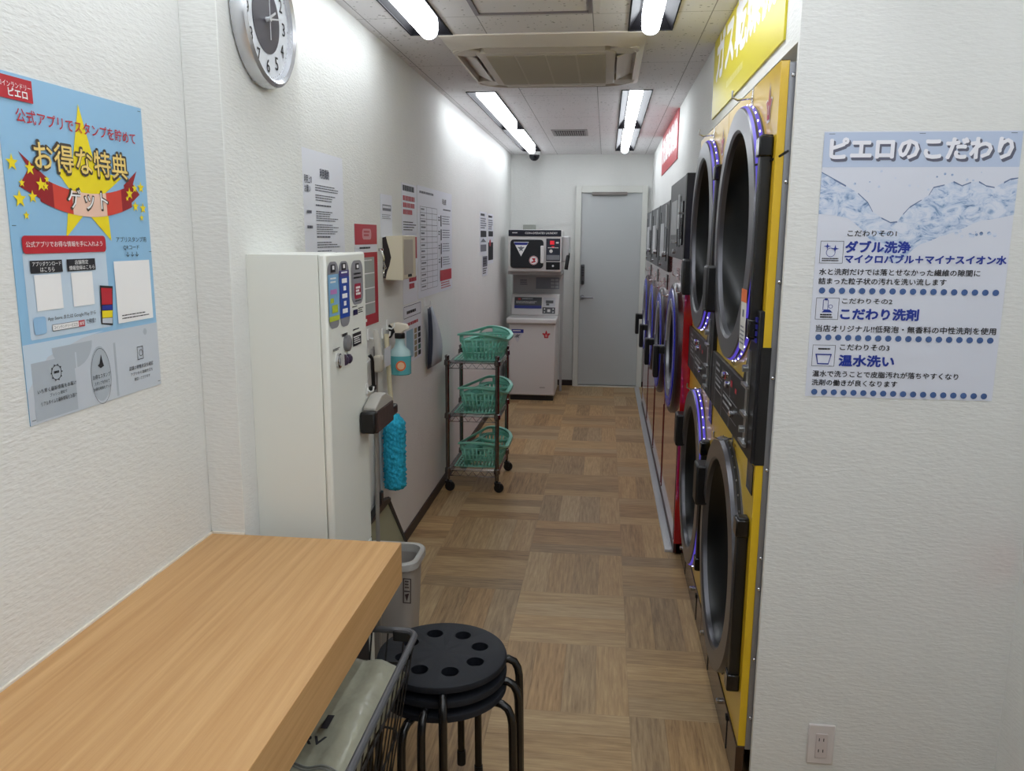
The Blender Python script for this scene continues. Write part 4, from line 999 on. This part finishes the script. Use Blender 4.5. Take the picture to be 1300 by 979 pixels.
# signs over the machines
yb_ = M('sign_yellow', (216, 202, 44), 0.4)
t, sh = sheet_thing('yellow_sign', 'yellow sign with white lettering above the dryers', 'sign', (XR, 3.745, 2.386), (0, -1, 0), 1.46, 0.318, (-1, 0, 0), yb_, 0.006)
sh.mat(0).txt('ガス乾燥機', 0.10, 0.004, 1.34, 0.185, bold=0.05).mat(1).bars(0.42, 0.235, 0.90, 0.262, 1, 0.9)
sh.g.build('lettering', [white_ink, M('sign_cream', (228, 218, 120), 0.4)], t, smooth=False)
t, sh = sheet_thing('red_sign', 'red sign with white lettering above the red washers', 'sign', (XR, 7.02, 2.386), (0, -1, 0), 1.50, 0.318, (-1, 0, 0), M('sign_red', (184, 44, 56), 0.4), 0.006)
sh.mat(0).txt('洗濯乾燥機', 0.08, 0.05, 1.42, 0.235, bold=0.05)
sh.g.build('lettering', [white_ink], t, smooth=False)

# notices on the long white wall
redf = M('notice_red', (180, 36, 52), 0.45); noteg = M('notice_greygreen', (164, 170, 168), 0.5)
t, sh = sheet_thing('terms_notice', 'white printed notice behind the vending cabinet, tucked beside the pillar', 'notice', (XL, 2.60, 1.842), (0, 1, 0), 0.42, 0.594, (1, 0, 0), paper)
sh.mat(0).txt('利用規約', 0.17, 0.055, 0.265, 0.088, bold=0.03).txt('利用上の', 0.02, 0.085, 0.09, 0.112, bold=0.02).txt('お願い', 0.02, 0.118, 0.075, 0.142, bold=0.02)
for v, r in ((0.112, 2), (0.145, 2), (0.178, 1), (0.20, 3), (0.245, 3), (0.285, 1), (0.305, 2), (0.335, 3), (0.375, 2), (0.40, 3), (0.445, 3)): sh.bars(0.12, v, 0.36, v+0.0125*r, r*2-1, 0.4, 0.45)
for v in (0.2, 0.25, 0.34, 0.43, 0.47): sh.bars(0.03, v, 0.085, v+0.012, 1, 0.8)
sh.g.build('print', [M('ink_soft', (74, 76, 90), 0.6)], t, smooth=False)
t, sh = sheet_thing('red_framed_notice', 'tall red framed notice beside the vending cabinet', 'notice', (XL, 3.145, 1.606), (0, 1, 0), 0.315, 0.42, (1, 0, 0), paper)
sh.mat(0).rect(0, 0, 0.315, 0.082).rect(0, 0.115, 0.315, 0.42).lay(0.001).mat(1).rect(0.04, 0.135, 0.265, 0.375).mat(2).rrect(0.10, 0.018, 0.23, 0.062, 0.02).lay(0.0014).mat(0).bars(0.12, 0.026, 0.21, 0.054, 2, 0.6).mat(3).bars(0.06, 0.092, 0.25, 0.106, 1, 0.5)
sh.mat(4)
for k in range(3): sh.rect(0.045, 0.20+k*0.062, 0.26, 0.204+k*0.062)
sh.bars(0.06, 0.145, 0.24, 0.155, 1).bars(0.06, 0.39, 0.16, 0.405, 1, 0.8)
sh.g.build('print', [redf, noteg, M('notice_pink', (208, 150, 156), 0.5), ink, white_ink], t, smooth=False)
t, sh = sheet_thing('small_notice', 'small white notice with one dark line above the paper dispenser', 'notice', (XL, 3.53, 1.742), (0, 1, 0), 0.195, 0.19, (1, 0, 0), paper)
sh.mat(0).rect(0.03, 0.045, 0.175, 0.072).lay(0.001).mat(1).bars(0.035, 0.05, 0.17, 0.067, 1, 0.6).lay(0.0006).mat(0).bars(0.02, 0.088, 0.17, 0.112, 3, 0.35)
sh.g.build('print', [inkg, paper], t, smooth=False)
t, sh = sheet_thing('price_notice', 'narrow white and red notice between the paper dispenser and the price table', 'notice', (XL, 3.91, 1.815), (0, 1, 0), 0.31, 0.594, (1, 0, 0), paper)
sh.mat(0).bars(0.02, 0.01, 0.29, 0.04, 1, 0.9).mat(1).bars(0.02, 0.06, 0.29, 0.16, 3, 0.7).rect(0.01, 0.26, 0.30, 0.37).mat(2).lay(0.001).bars(0.03, 0.28, 0.25, 0.35, 3, 0.6).lay(0.0006).mat(0).bars(0.02, 0.185, 0.29, 0.235, 4, 0.4).mat(1).bars(0.12, 0.46, 0.28, 0.53, 2, 0.75)
sh.g.build('print', [ink, redf, white_ink], t, smooth=False)
t, sh = sheet_thing('price_table', 'large white price table with ruled lines on the long wall', 'notice', (XL, 4.235, 1.822), (0, 1, 0), 0.965, 0.594, (1, 0, 0), paper)
sh.mat(0).txt('料金表', 0.66, 0.04, 0.78, 0.075, bold=0.02).mat(1)
for k in range(15): sh.rect(0.06, 0.105+k*0.032, 0.50, 0.107+k*0.032)
for u in (0.06, 0.22, 0.36, 0.50): sh.rect(u, 0.105, u+0.004, 0.553)
for k in range(14): sh.bars(0.08, 0.115+k*0.032, 0.2, 0.127+k*0.032, 1, 0.7)
sh.bars(0.05, 0.025, 0.45, 0.045, 1, 0.6).bars(0.68, 0.10, 0.92, 0.112, 1, 0.7)
for k in range(4): sh.mat(0).rect(0.60, 0.14+k*0.082, 0.625, 0.205+k*0.082).mat(1).bars(0.65, 0.142+k*0.082, 0.9, 0.20+k*0.082, 4, 0.3, 0.2).bars(0.53, 0.15+k*0.082, 0.585, 0.18+k*0.082, 2, 0.5)
sh.mat(2).rect(0.57, 0.465, 0.93, 0.53).mat(3).lay(0.001).bars(0.62, 0.477, 0.88, 0.515, 2, 0.6).lay(0.0006).mat(2).bars(0.60, 0.54, 0.93, 0.585, 3, 0.4)
sh.g.build('print', [ink, inkg, redf, white_ink], t, smooth=False)
t, sh = sheet_thing('pictogram_notice', 'white notice with small coloured pictures behind the spray bottle', 'notice', (XL, 3.90, 1.215), (0, 1, 0), 0.40, 0.30, (1, 0, 0), paper)
sh.D = sh.D*0.86
sh.mat(0).frame(0.01, 0.005, 0.38, 0.075, 0.003).bars(0.07, 0.035, 0.3, 0.06, 1, 0.7).mat(1).bars(0.02, 0.105, 0.37, 0.128, 1, 0.8)
cols = (3, 2, 4, 5, 3, 2, 5, 4)
for k in range(5): sh.mat(2).rect(0.225, 0.155+k*0.037, 0.285, 0.185+k*0.037)
for k in range(5): sh.mat((0, 0, 0, 4, 0)[k]).rect(0.31, 0.155+k*0.037, 0.37, 0.185+k*0.037)
sh.mat(3).rect(0.05, 0.15, 0.20, 0.32)
sh.g.build('print', [ink, redf, M('pic_tan', (150, 134, 104), 0.5), M('pic_blue', (150, 186, 206), 0.5), M('pic_teal', (40, 104, 92), 0.5), inkg], t, smooth=False)
t, sh = sheet_thing('rules_notice', 'narrow printed notice far along the wall, directly above the small grey sheet', 'notice', (XL, 6.38, 1.755), (0, 1, 0), 0.37, 0.345, (1, 0, 0), paper)
sh.mat(0).bars(0.03, 0.015, 0.33, 0.035, 1, 0.9).mat(1).bars(0.03, 0.05, 0.34, 0.14, 5, 0.5).mat(0).rect(0.03, 0.15, 0.34, 0.20).mat(1).pg([(0.03, 0.24), (0.17, 0.21), (0.34, 0.24)]).rect(0.03, 0.26, 0.34, 0.315)
sh.g.build('print', [ink, inkg], t, smooth=False)
t, sh = sheet_thing('photo_notice', 'narrow printed notice with a dark picture nearest the back wall', 'notice', (XL, 6.81, 1.75), (0, 1, 0), 0.34, 0.42, (1, 0, 0), paper)
sh.mat(0).bars(0.03, 0.015, 0.31, 0.035, 1, 0.9).mat(1).bars(0.03, 0.05, 0.31, 0.14, 5, 0.5).mat(0).rect(0.03, 0.145, 0.31, 0.19).rect(0.02, 0.24, 0.32, 0.39).mat(2).lay(0.001).disc(0.13, 0.245, 0.05, 16, 0.03)
sh.g.build('print', [ink, inkg, redf], t, smooth=False)
t, sh = sheet_thing('lower_notice', 'small grey printed notice pinned under the narrow far notice', 'notice', (XL, 6.50, 1.405), (0, 1, 0), 0.30, 0.165, (1, 0, 0), paper)
sh.mat(0).rect(0.02, 0.005, 0.28, 0.09).mat(1).lay(0.001).bars(0.05, 0.02, 0.25, 0.08, 3, 0.5).lay(0.0006).bars(0.03, 0.1, 0.27, 0.155, 3, 0.5)
sh.g.build('print', [inkg, ink], t, smooth=False)
t, sh = sheet_thing('side_notice', 'red and white notice at the edge of the near side wall', 'notice', (XN, 2.09, 0.83), (0, -1, 0), 0.25, 0.14, (-1, 0, 0), paper)
sh.mat(0).rect(0, 0.055, 0.25, 0.14).lay(0.001).mat(1).bars(0.03, 0.075, 0.2, 0.12, 2, 0.6)
sh.g.build('print', [M('notice_orange_red', (214, 66, 44), 0.45), white_ink], t, smooth=False)

# ================================================================ THINGS ON THE LONG WALL
cream = M('cream_plastic', (212, 204, 180), 0.45)
t = thing('paper_dispenser', 'cream paper towel dispenser on the wall beside the red framed notice', 'dispenser', (-0.945, 3.67, 1.365))
P = [(XL, 1.562), (-0.897, 1.562), (-0.897, 1.367), (-0.975, 1.367), (-0.972, 1.40), (-0.958, 1.43), (-0.951, 1.465), (-0.958, 1.50), (-0.968, 1.53), (-0.972, 1.55), (XL, 1.555)]
g = G().prism([(XL+0.0005, 1.553), (-0.897, 1.562), (-0.897, 1.367), (-0.975, 1.367), (XL+0.0005, 1.372)], 'y', 3.565, 3.795)
g.build('body', cream, t, 0.004)
g = G().prism([(-0.972, 1.558), (-0.897, 1.562), (-0.897, 1.365), (-0.978, 1.366), (-0.970, 1.40), (-0.958, 1.43), (-0.950, 1.465), (-0.957, 1.50), (-0.966, 1.53)], 'y', 3.545, 3.567)
g.build('side_cover', cream, t)
G().prism([(XL+0.001, 1.552), (-0.975, 1.556), (-0.966, 1.53), (-0.957, 1.50), (-0.950, 1.465), (-0.958, 1.43), (-0.970, 1.40), (-0.978, 1.37), (XL+0.001, 1.375)], 'y', 3.552, 3.566).build('side_opening', M('dispenser_dark', (38, 28, 30), 0.6), t)
sh = Sheet((-0.897, 3.545, 1.562), (0, 1, 0), (0, 0, -1), (1, 0, 0)); sh.mat(0).pg([(0.125+0.04*math.cos(a*PI/12), 0.187-0.024*math.sin(a*PI/12)) for a in range(13)]).mat(1).rect(0.02, 0.018, 0.19, 0.175)
sh.g.build('paper_slot', [darkm, M('dispenser_front', (176, 168, 156), 0.5)], t)
g = G()
for k in range(3): g.tube([(-0.978, 3.50-0.012*k, 1.50), (-0.966, 3.49-0.01*k, 1.46), (-0.972+0.008*k, 3.485, 1.42), (-0.965, 3.48-0.01*k, 1.385+0.012*k)], 0.0015, 5)
g.cyl((XL, 3.49, 1.50), (-0.97, 3.49, 1.50), 0.006, 8)
o = tag(g.build('hook_wires', chrome), 'loops of thin wire on a wall hook beside the paper dispenser', 'hook')
# adhesive wall hooks
def wall_hook(y, z, label):
    g = G().box(XL, XL+0.006, y-0.012, y+0.012, z-0.02, z+0.025).tube([(XL+0.004, y, z-0.012), (XL+0.022, y, z-0.016), (XL+0.034, y, z-0.006), (XL+0.036, y, z+0.012)], 0.004, 8)
    return tag(g.build('wall_hook', whitep), label, 'hook', 'white wall hooks')
for y, z, l_ in ((3.20, 1.06, 'white wall hook holding the black squeegee'), (3.30, 1.145, 'white wall hook holding the white hand brush'), (3.52, 1.125, 'white wall hook holding the blue duster'), (3.60, 1.155, 'white wall hook holding the spray bottle'), (4.38, 1.195, 'white wall hook holding the hanging papers')): wall_hook(y, z, l_)
polem = M('pole_grey', (150, 146, 142), 0.35, 0.5)
# broom hung head-up on the cabinet edge
t = thing('broom', 'broom stood head-up against the vending cabinet with dark brown bristles', 'broom', (-0.67, 2.30, 0))
G().cyl((-0.679, 2.297, 0.0), (-0.672, 2.297, 1.0), 0.0065, 12).build('pole', polem, t)
G().prism([(2.215, 1.056), (2.405, 1.056), (2.405, 1.064), (2.33, 1.094), (2.285, 1.094), (2.215, 1.07)], 'x', -0.686, -0.648).build('head', M('broom_grey', (168, 164, 156), 0.5), t, 0.003)
G().box(-0.686, -0.646, 2.223, 2.405, 0.992, 1.056).build('bristles', noisy(M('bristle_brown', (64, 46, 42), 0.8), (260, 260, 8), 0.25, 0.5, 0.002), t, 0.003)
g = G().box(-0.688, -0.644, 2.188, 2.2225, 0.998, 1.062).box(-0.684, -0.65, 2.4055, 2.475, 1.000, 1.032)
g.each('end_cap', black, t, 0.006)
g = G().box(CX, CX+0.004, 2.265, 2.279, 1.10, 1.13).tube([(CX+0.003, 2.272, 1.112), (CX+0.012, 2.272, 1.106), (CX+0.020, 2.272, 1.110), (CX+0.022, 2.272, 1.122)], 0.0025, 8)
tag(g.build('cabinet_hook', whitep), 'white hook on the front of the vending cabinet above the broom', 'hook')
# dustpan
t = thing('dustpan', 'olive grey long-handled dustpan leaning on the wall behind the bin', 'dustpan', (-0.93, 3.28, 0))
g = G()
a = [(-0.975, 3.13, 0.37), (-0.975, 3.47, 0.37), (-0.855, 3.53, 0.012), (-0.855, 3.03, 0.012)]
b = [(p[0]-0.006, p[1], p[2]) for p in a]
va, vb = [g.v(p) for p in a], [g.v(p) for p in b]
g.face(va[::-1]); g.face(vb)
for k in range(4): g.face([va[k], va[(k+1) % 4], vb[(k+1) % 4], vb[k]])
g.build('pan', M('dustpan_olive', (146, 146, 120), 0.5), t, 0.001)
g = G()
for yt_, yb2 in ((3.13, 3.03), (3.47, 3.53)): g.tube([(-0.972, yt_, 0.37), (-0.852, yb2, 0.014)], [0.012, 0.006], 8)
g.each('side_lip', M('lip_dark', (58, 54, 50), 0.5), t)
G().prism([(3.14, 0.36), (3.46, 0.36), (3.46, 0.378), (3.34, 0.40), (3.34, 0.45), (3.30, 0.45), (3.30, 0.40), (3.14, 0.376)], 'x', -0.978, -0.95).build('hinge', black, t, 0.004)
G().tube([(-0.966, 3.32, 0.43), (-0.976, 3.345, 0.8), (-0.976, 3.35, 1.09)], 0.009, 10).build('pole', polem, t)
# white hand brush, squeegee
t = thing('hand_brush', 'white plastic hand brush hanging behind the broom head', 'brush', (-0.96, 3.31, 1.0))
G().tube([(-0.956, 3.295, 1.17), (-0.955, 3.295, 1.15), (-0.95, 3.305, 1.08), (-0.948, 3.31, 1.04)], [0.008, 0.012, 0.014, 0.018], 10).build('grip', M('brush_white', (206, 202, 192), 0.45), t)
G().box(-0.966, -0.934, 3.28, 3.338, 0.988, 1.06).build('brush_head', M('brush_cream', (186, 180, 166), 0.6), t, 0.008)
g = G().tube([(-0.957, 3.20, 1.075), (-0.95, 3.205, 1.06), (-0.95, 3.215, 1.045), (-0.951, 3.225, 0.94)], 0.008, 8).box(-0.962, -0.944, 3.19, 3.245, 0.925, 0.943)
tag(g.build('squeegee', black), 'thin black squeegee hanging nearest the vending cabinet', 'squeegee')
o = G().box(-0.95, -0.949, 3.40, 3.50, 0.99, 1.075).build('paper_tag', paper)
tag(o, 'small white paper tag hanging between the brush and the duster', 'tag')
# blue duster
t = thing('duster', 'fluffy blue microfibre duster with a cream stick', 'duster', (-0.935, 3.47, 0.42))
G().tube([(-0.972, 3.52, 1.125), (-0.970, 3.515, 1.10), (-0.945, 3.49, 0.72)], 0.011, 10).build('stick', M('stick_cream', (206, 196, 164), 0.5), t)
g = G(); rows = []; nz_ = 44; seg = 40
for i in range(nz_+1):
    q = i/nz_; z = 0.765-0.355*q
    r = 0.056*min(1, 0.45+q*5, )*(1 if q < 0.93 else math.sqrt(max(0.02, 1-((q-0.93)/0.07)**2)))
    row = []
    for k in range(seg):
        a = 2*PI*k/seg; rr_ = r*(1+0.13*math.sin(k*5.1+i*2.3)*math.sin(i*1.7+k*2.2)+0.10*random.uniform(-1, 1))
        row.append(g.v((-0.932+rr_*math.cos(a)*0.85, 3.475+rr_*math.sin(a), z)))
    rows.append(row)
for A, B in zip(rows, rows[1:]):
    for k in range(seg): g.face([A[k], A[(k+1) % seg], B[(k+1) % seg], B[k]])
g.face(rows[0]); g.face(rows[-1][::-1])
g.build('fluff', noisy(M('microfibre_blue', (56, 178, 212), 0.9, spec=0.1), (90, 90, 60), 0.3, 0.6, 0.003), t, angle=180)
# spray bottle
t = thing('spray_bottle', 'clear spray bottle of teal liquid hanging from a wall hook', 'spray bottle', (-0.935, 3.62, 0.925))
sx_, sy_ = -0.935, 3.615
def oval(g, prof, sx=0.62, seg=28):
    R_ = [[g.v((sx_+r*math.cos(2*PI*k/seg)*0.9, sy_+r*math.sin(2*PI*k/seg)*sx*1.25, z)) for k in range(seg)] for r, z in prof]
    for A, B in zip(R_, R_[1:]):
        for k in range(seg): g.face([A[k], A[(k+1) % seg], B[(k+1) % seg], B[k]])
    g.face(R_[0][::-1]); g.face(R_[-1])
g = G(); oval(g, [(0.048, 0.925), (0.056, 0.93), (0.057, 1.015)]); g.build('liquid', M('teal_liquid', (96, 178, 184), 0.2), t)
g = G(); oval(g, [(0.056, 1.015), (0.052, 1.035), (0.03, 1.055), (0.024, 1.075), (0.023, 1.10)]); g.build('bottle', M('bottle_haze', (176, 206, 208), 0.3), t)
g = G().lathe([(0.024, 1.095), (0.024, 1.118), (0.02, 1.12), (0, 1.12)], (sx_, sy_, 0), (0, 0, 1), 20); g.prism([(sx_-0.062, 1.155), (sx_-0.035, 1.158), (sx_-0.02, 1.12), (sx_-0.028, 1.12), (sx_-0.042, 1.095), (sx_-0.052, 1.095), (sx_-0.046, 1.125)], 'y', sy_-0.012, sy_+0.012)
g.build('trigger', black, t, 0.003)
G().prism([(sx_-0.045, 1.16), (sx_-0.01, 1.168), (sx_+0.035, 1.16), (sx_+0.045, 1.14), (sx_+0.025, 1.132), (sx_+0.012, 1.118), (sx_-0.018, 1.118), (sx_-0.025, 1.14)], 'y', sy_-0.016, sy_+0.016).build('spray_head', M('spray_white', (222, 214, 198), 0.4), t, 0.004)
g = G(); n = 20
cN = Vector((0.55, -1, 0)).normalized(); cU = Vector((1, 0.55, 0)).normalized(); cC = Vector((sx_+0.012, sy_-0.041, 0.972))
for mi, r in ((0, 0.024), (1, 0.017)):
    g.mat(mi); g.poly([cC+cN*(0.004+0.001*mi)+cU*(r*math.cos(2*PI*k/n))+Vector((0, 0, r*math.sin(2*PI*k/n))) for k in range(n)])
g.build('label', [M('spray_label', (226, 110, 60), 0.5), M('spray_label_pale', (236, 190, 150), 0.5)], t)
# hanging papers seen edge-on
t = thing('hanging_papers', 'sheaf of papers with painted shading hanging edge-on beside the trolley', 'papers', (-0.96, 4.40, 0.83))
for k, (x, top_) in enumerate(((-0.953, 1.178), (-0.962, 1.172), (-0.971, 1.165))):
    g = G(); rows = []
    for i in range(9):
        q = i/8; bulge = 0.008*math.sin(PI*q)*(1.3-0.4*k)+0.006*q*(1-k*0.4)
        z = top_-0.34*q
        rows.append([g.v((x+bulge+0.006*(1 if j else -1)*q, 4.37+j*(0.03+0.20*min(1, q*1.5)), z)) for j in (0, 1)])
    for A, B in zip(rows, rows[1:]): g.face([A[0], A[1], B[1], B[0]])
    o = g.build('sheet', M('paper_lit_shaded', (78, 80, 96) if k else (168, 174, 184), 0.5), t)  # back sheets darker: shading of the sheaf put into their colour
    sd = o.modifiers.new('thickness', 'SOLIDIFY'); sd.thickness = 0.0015
# power outlet
t = thing('power_outlet', 'white double power outlet low on the wall under the water poster', 'outlet', (0.633, YR, 0.172))
G().box(0.5975, 0.6695, YR-0.007, YR, 0.112, 0.233).build('plate', M('outlet_plate', (214, 208, 206), 0.4), t, 0.004)
G().box(0.6185, 0.6505, YR-0.0095, YR-0.006, 0.132, 0.207).build('insert', M('outlet_insert', (206, 196, 194), 0.4), t, 0.002)
sh = Sheet((0.6185, YR-0.0095, 0.207), (1, 0, 0), (0, 0, -1), (0, -1, 0)); sh.e = 0.0004
for v in (0.013, 0.047):
    for u in (0.009, 0.021): sh.rect(u-0.0012, v, u+0.0012, v+0.0095)
sh.g.build('slot', [darkm], t)

# ================================================================ BIN, CART, STOOLS
def rrect3(x0, x1, y0, y1, r, z, n=6): return [Vector((p[0], p[1], z)) for p in rr2(x0, x1, y0, y1, r, n)]
def loft(g, loops, cap0=False, cap1=False):
    R_ = [[g.v(p) for p in L] for L in loops]; n = len(R_[0])
    for A, B in zip(R_, R_[1:]):
        for k in range(n): g.face([A[k], A[(k+1) % n], B[(k+1) % n], B[k]])
    if cap0: g.face(R_[0][::-1])
    if cap1: g.face(R_[-1])
    return g
binm = M('bin_grey', (156, 150, 144), 0.5)
t = thing('waste_bin', 'tall grey waste bin behind the end of the counter', 'bin', (-0.66, 2.41, 0))
bx0, bx1, by0, by1 = -0.775, -0.572, 2.325, 2.50
loft(G(), [rrect3(bx0+0.035, bx1-0.03, by0+0.02, by1-0.02, 0.03, 0.0), rrect3(bx0+0.004, bx1-0.004, by0+0.004, by1-0.004, 0.04, 0.53), rrect3(bx0+0.008, bx1-0.008, by0+0.008, by1-0.008, 0.04, 0.53), rrect3(bx0+0.04, bx1-0.035, by0+0.025, by1-0.025, 0.03, 0.01)], True, True).build('body', binm, t)
loft(G(), [rrect3(bx0+0.004, bx1-0.004, by0+0.004, by1-0.004, 0.04, 0.522), rrect3(bx0-0.008, bx1+0.008, by0-0.008, by1+0.008, 0.05, 0.524), rrect3(bx0-0.008, bx1+0.008, by0-0.008, by1+0.008, 0.05, 0.545), rrect3(bx0-0.004, bx1+0.004, by0-0.004, by1+0.004, 0.047, 0.55), rrect3(bx0+0.008, bx1-0.008, by0+0.008, by1-0.008, 0.04, 0.548), rrect3(bx0+0.010, bx1-0.010, by0+0.010, by1-0.010, 0.04, 0.522)]).build('rim', M('bin_rim', (170, 168, 164), 0.4), t)
sh = Sheet((-0.606, by0+0.004, 0.50), (1, 0, -0.02), (-0.03, 0.03, -1), (0, -1, 0)); sh.e = 0.002
sh.mat(0).frame(0.0, 0.0, 0.026, 0.085, 0.003).rect(0.004, 0.042, 0.022, 0.046).bars(0.006, 0.008, 0.021, 0.038, 3, 0.5).pg([(0.006, 0.055), (0.02, 0.05), (0.013, 0.078)])
sh.g.build('marking', [M('bin_print', (60, 40, 42), 0.5)], t)

# black wire laundry cart under the counter
cwm = M('cart_black_wire', (20, 20, 22), 0.4); ctm = M('cart_grey_tube', (92, 94, 98), 0.4, 0.3)
t = thing('laundry_cart', 'black wire laundry cart with a grey rim pushed under the counter', 'cart', (-0.62, 1.3, 0))
kx0, kx1, ky0, ky1, kz = -0.82, -0.412, 0.95, 1.70, 0.655
bz = 0.30; ix, iy = 0.05, 0.095
rim = G().tube([(p.x, p.y, p.z) for p in rrect3(kx0, kx1, ky0, ky1, 0.03, kz, 5)], 0.0078, 10, closed=True)
rim.build('rim', ctm, t)
G().box(kx1-0.055, kx1-0.015, ky1-0.013, ky1+0.013, kz-0.022, kz+0.004).build('corner_clip', black, t, 0.004)
g = G()
for k in range(17):
    y = ky0+0.03+(ky1-ky0-0.06)*k/16; yb3 = ky0+iy+(ky1-ky0-2*iy)*k/16
    for x, xb in ((kx1, kx1-ix), (kx0, kx0+ix)): g.cyl((x, y, kz-0.006), (xb, yb3, bz), 0.0018, 5)
for k in range(10):
    x = kx0+0.03+(kx1-kx0-0.06)*k/9; xb = kx0+ix+(kx1-kx0-2*ix)*k/9
    for y, yb3 in ((ky1, ky1-iy), (ky0, ky0+iy)): g.cyl((x, y, kz-0.006), (xb, yb3, bz), 0.0021, 5)
for q in (0.2, 0.6, 1.0):
    z = kz+(bz-kz)*q; g.tube([(p.x, p.y, z) for p in rrect3(kx0+ix*q, kx1-ix*q, ky0+iy*q, ky1-iy*q, 0.03, z, 3)], 0.0028, 6, closed=True)
for k in range(14): y = ky0+iy+(ky1-ky0-2*iy)*k/13; g.cyl((kx0+ix, y, bz), (kx1-ix, y, bz), 0.002, 5)
g.build('wire_basket', cwm, t)
for x in (kx0+ix, kx1-ix):
    for y in (ky0+iy, ky1-iy):
        l_ = G().cyl((x, y, 0.075), (x, y, bz-0.002), 0.010, 10).box(x-0.012, x+0.012, y-0.014, y+0.014, 0.045, 0.09).build('leg', cwm, t)
        G().lathe([(0, -0.010), (0.034, -0.010), (0.038, -0.006), (0.038, 0.006), (0.034, 0.010), (0, 0.010)], (x, y, 0.038), (1, 0, 0), 20).build('wheel', black, l_)
# folded plastic bag lying in the cart
bagm = noisy(M('bag_plastic', (168, 168, 150), 0.25), (14, 14, 14), 0.08, 0.5, 0.012, bscale=(22, 22, 22))
t = thing('plastic_bag', 'folded olive plastic sack with dark print lying in the laundry cart', 'bag', (-0.62, 1.31, 0.5))
g = G(); nx, ny = 30, 44; vv = []
def bagz(u, v):
    e_ = min(u, 1-u, v, 1-v); return 0.603-0.035*(1-min(1, e_/0.06))**2+0.010*math.sin(7*u+3*v)+0.006*math.sin(17*v+4*u)+0.004*math.sin(31*u)
for i in range(nx+1):
    vv.append([g.v((kx0+0.03+(kx1-kx0-0.05)*i/nx, ky0+0.04+(ky1-ky0-0.07)*j/ny, bagz(i/nx, j/ny))) for j in range(ny+1)])
for i in range(nx):
    for j in range(ny): g.face([vv[i][j], vv[i+1][j], vv[i+1][j+1], vv[i][j+1]])
o = g.build('sack', bagm, t, angle=180)
sd = o.modifiers.new('thickness', 'SOLIDIFY'); sd.thickness = 0.004
g = G()
for uu in (0.30, 0.32):
    g.tube([(kx0+0.03+(kx1-kx0-0.05)*(0.15+0.8*i/30), ky0+0.04+(ky1-ky0-0.07)*(0.44-0.06*(i/30)**2)+(uu-0.3)*0.4, bagz(0.15+0.8*i/30, 0.44)+0.003) for i in range(31)], 0.0022, 5)
g.build('cord', M('cord_grey', (140, 142, 136), 0.5), t)
sh = Sheet((-0.70, 1.50, 0.622), (1, 0, 0), (0, -1, 0), (0, 0, 1)); sh.e = 0.003
sh.mat(0).txt('1', 0.178, 0.10, 0.192, 0.145, 0.0).txt('ORV', 0.125, 0.170, 0.20, 0.195, 0.04)
sh.g.build('print', [ink], t)

# nested round stools
seatm = noisy(M('stool_vinyl', (24, 27, 34), 0.55, spec=0.3), (300, 300, 300), 0.0, 0.3, 0.0008)
tubem = M('stool_tube', (14, 14, 16), 0.22, spec=0.6)
def stool_seat_mesh():
    n = 64
    g = G().lathe([(0, 0), (0.160, 0), (0.1665, 0.004), (0.1675, 0.012), (0.165, 0.019), (0.158, 0.0225), (0, 0.0235)], (0, 0, 0), (0, 0, 1), n)
    s_ = g.build('seat_blank', seatm)
    h = G()
    for k in range(8):
        a = PI/8+PI/4*k; h.lathe([(0, -0.02), (0.022, -0.02), (0.022, 0.05), (0, 0.05)], (0.100*math.cos(a), 0.100*math.sin(a), 0), (0, 0, 1), 20)
    c = h.build('seat_holes', seatm)
    b = s_.modifiers.new('holes', 'BOOLEAN'); b.operation = 'DIFFERENCE'; b.object = c; b.solver = 'EXACT'
    dg = bpy.context.evaluated_depsgraph_get()
    me = bpy.data.meshes.new_from_object(s_.evaluated_get(dg)); me.name = 'seat'
    for o in (s_, c): bpy.data.objects.remove(o)
    me.shade_smooth(); me.set_sharp_from_angle(angle=math.radians(35))
    return me
SEAT = stool_seat_mesh()
def make_stool(x, y, zs, rot, label):
    t = thing('stool', label, 'stool', (x, y, zs-0.445), 'nested black round stools', local=True); t.rotation_euler = (0, 0, rot)
    s_ = bpy.data.objects.new('seat', SEAT); C.objects.link(s_); s_.parent = t; s_.location = (0, 0, 0.4215); s_.rotation_euler = (0, 0, -rot)
    G().lathe([(0.10, 0.409), (0.142, 0.409), (0.142, 0.4217), (0.10, 0.4217), (0.10, 0.409)], (0, 0, 0), (0, 0, 1), 40).build('seat_frame', tubem, t)
    for k in range(4):
        a = PI/4+PI/2*k; c, s = math.cos(a), math.sin(a)
        pr = [(0.10, 0.4195), (0.135, 0.4195), (0.172, 0.4175), (0.187, 0.409), (0.196, 0.392), (0.200, 0.370), (0.202, 0.30), (0.206, 0.037)]
        l_ = G().tube([(r*c, r*s, z) for r, z in pr], 0.0104, 12).build('leg', tubem, t)
        G().tube([(0.2055*c, 0.2055*s, 0.06), (0.2072*c, 0.2072*s, 0.015)], 0.0125, 12).build('rubber_foot', M('foot_rubber', (18, 18, 18), 0.7), l_)
    return t
make_stool(-0.391, 1.885, 0.430, 0.47, 'bottom stool of the nested black stack beside the cart')
make_stool(-0.391, 1.885, 0.468, 0.73, 'middle stool of the nested black stack beside the cart')
make_stool(-0.391, 1.885, 0.506, 0.99, 'top black stool of the stack, its round seat with eight holes')
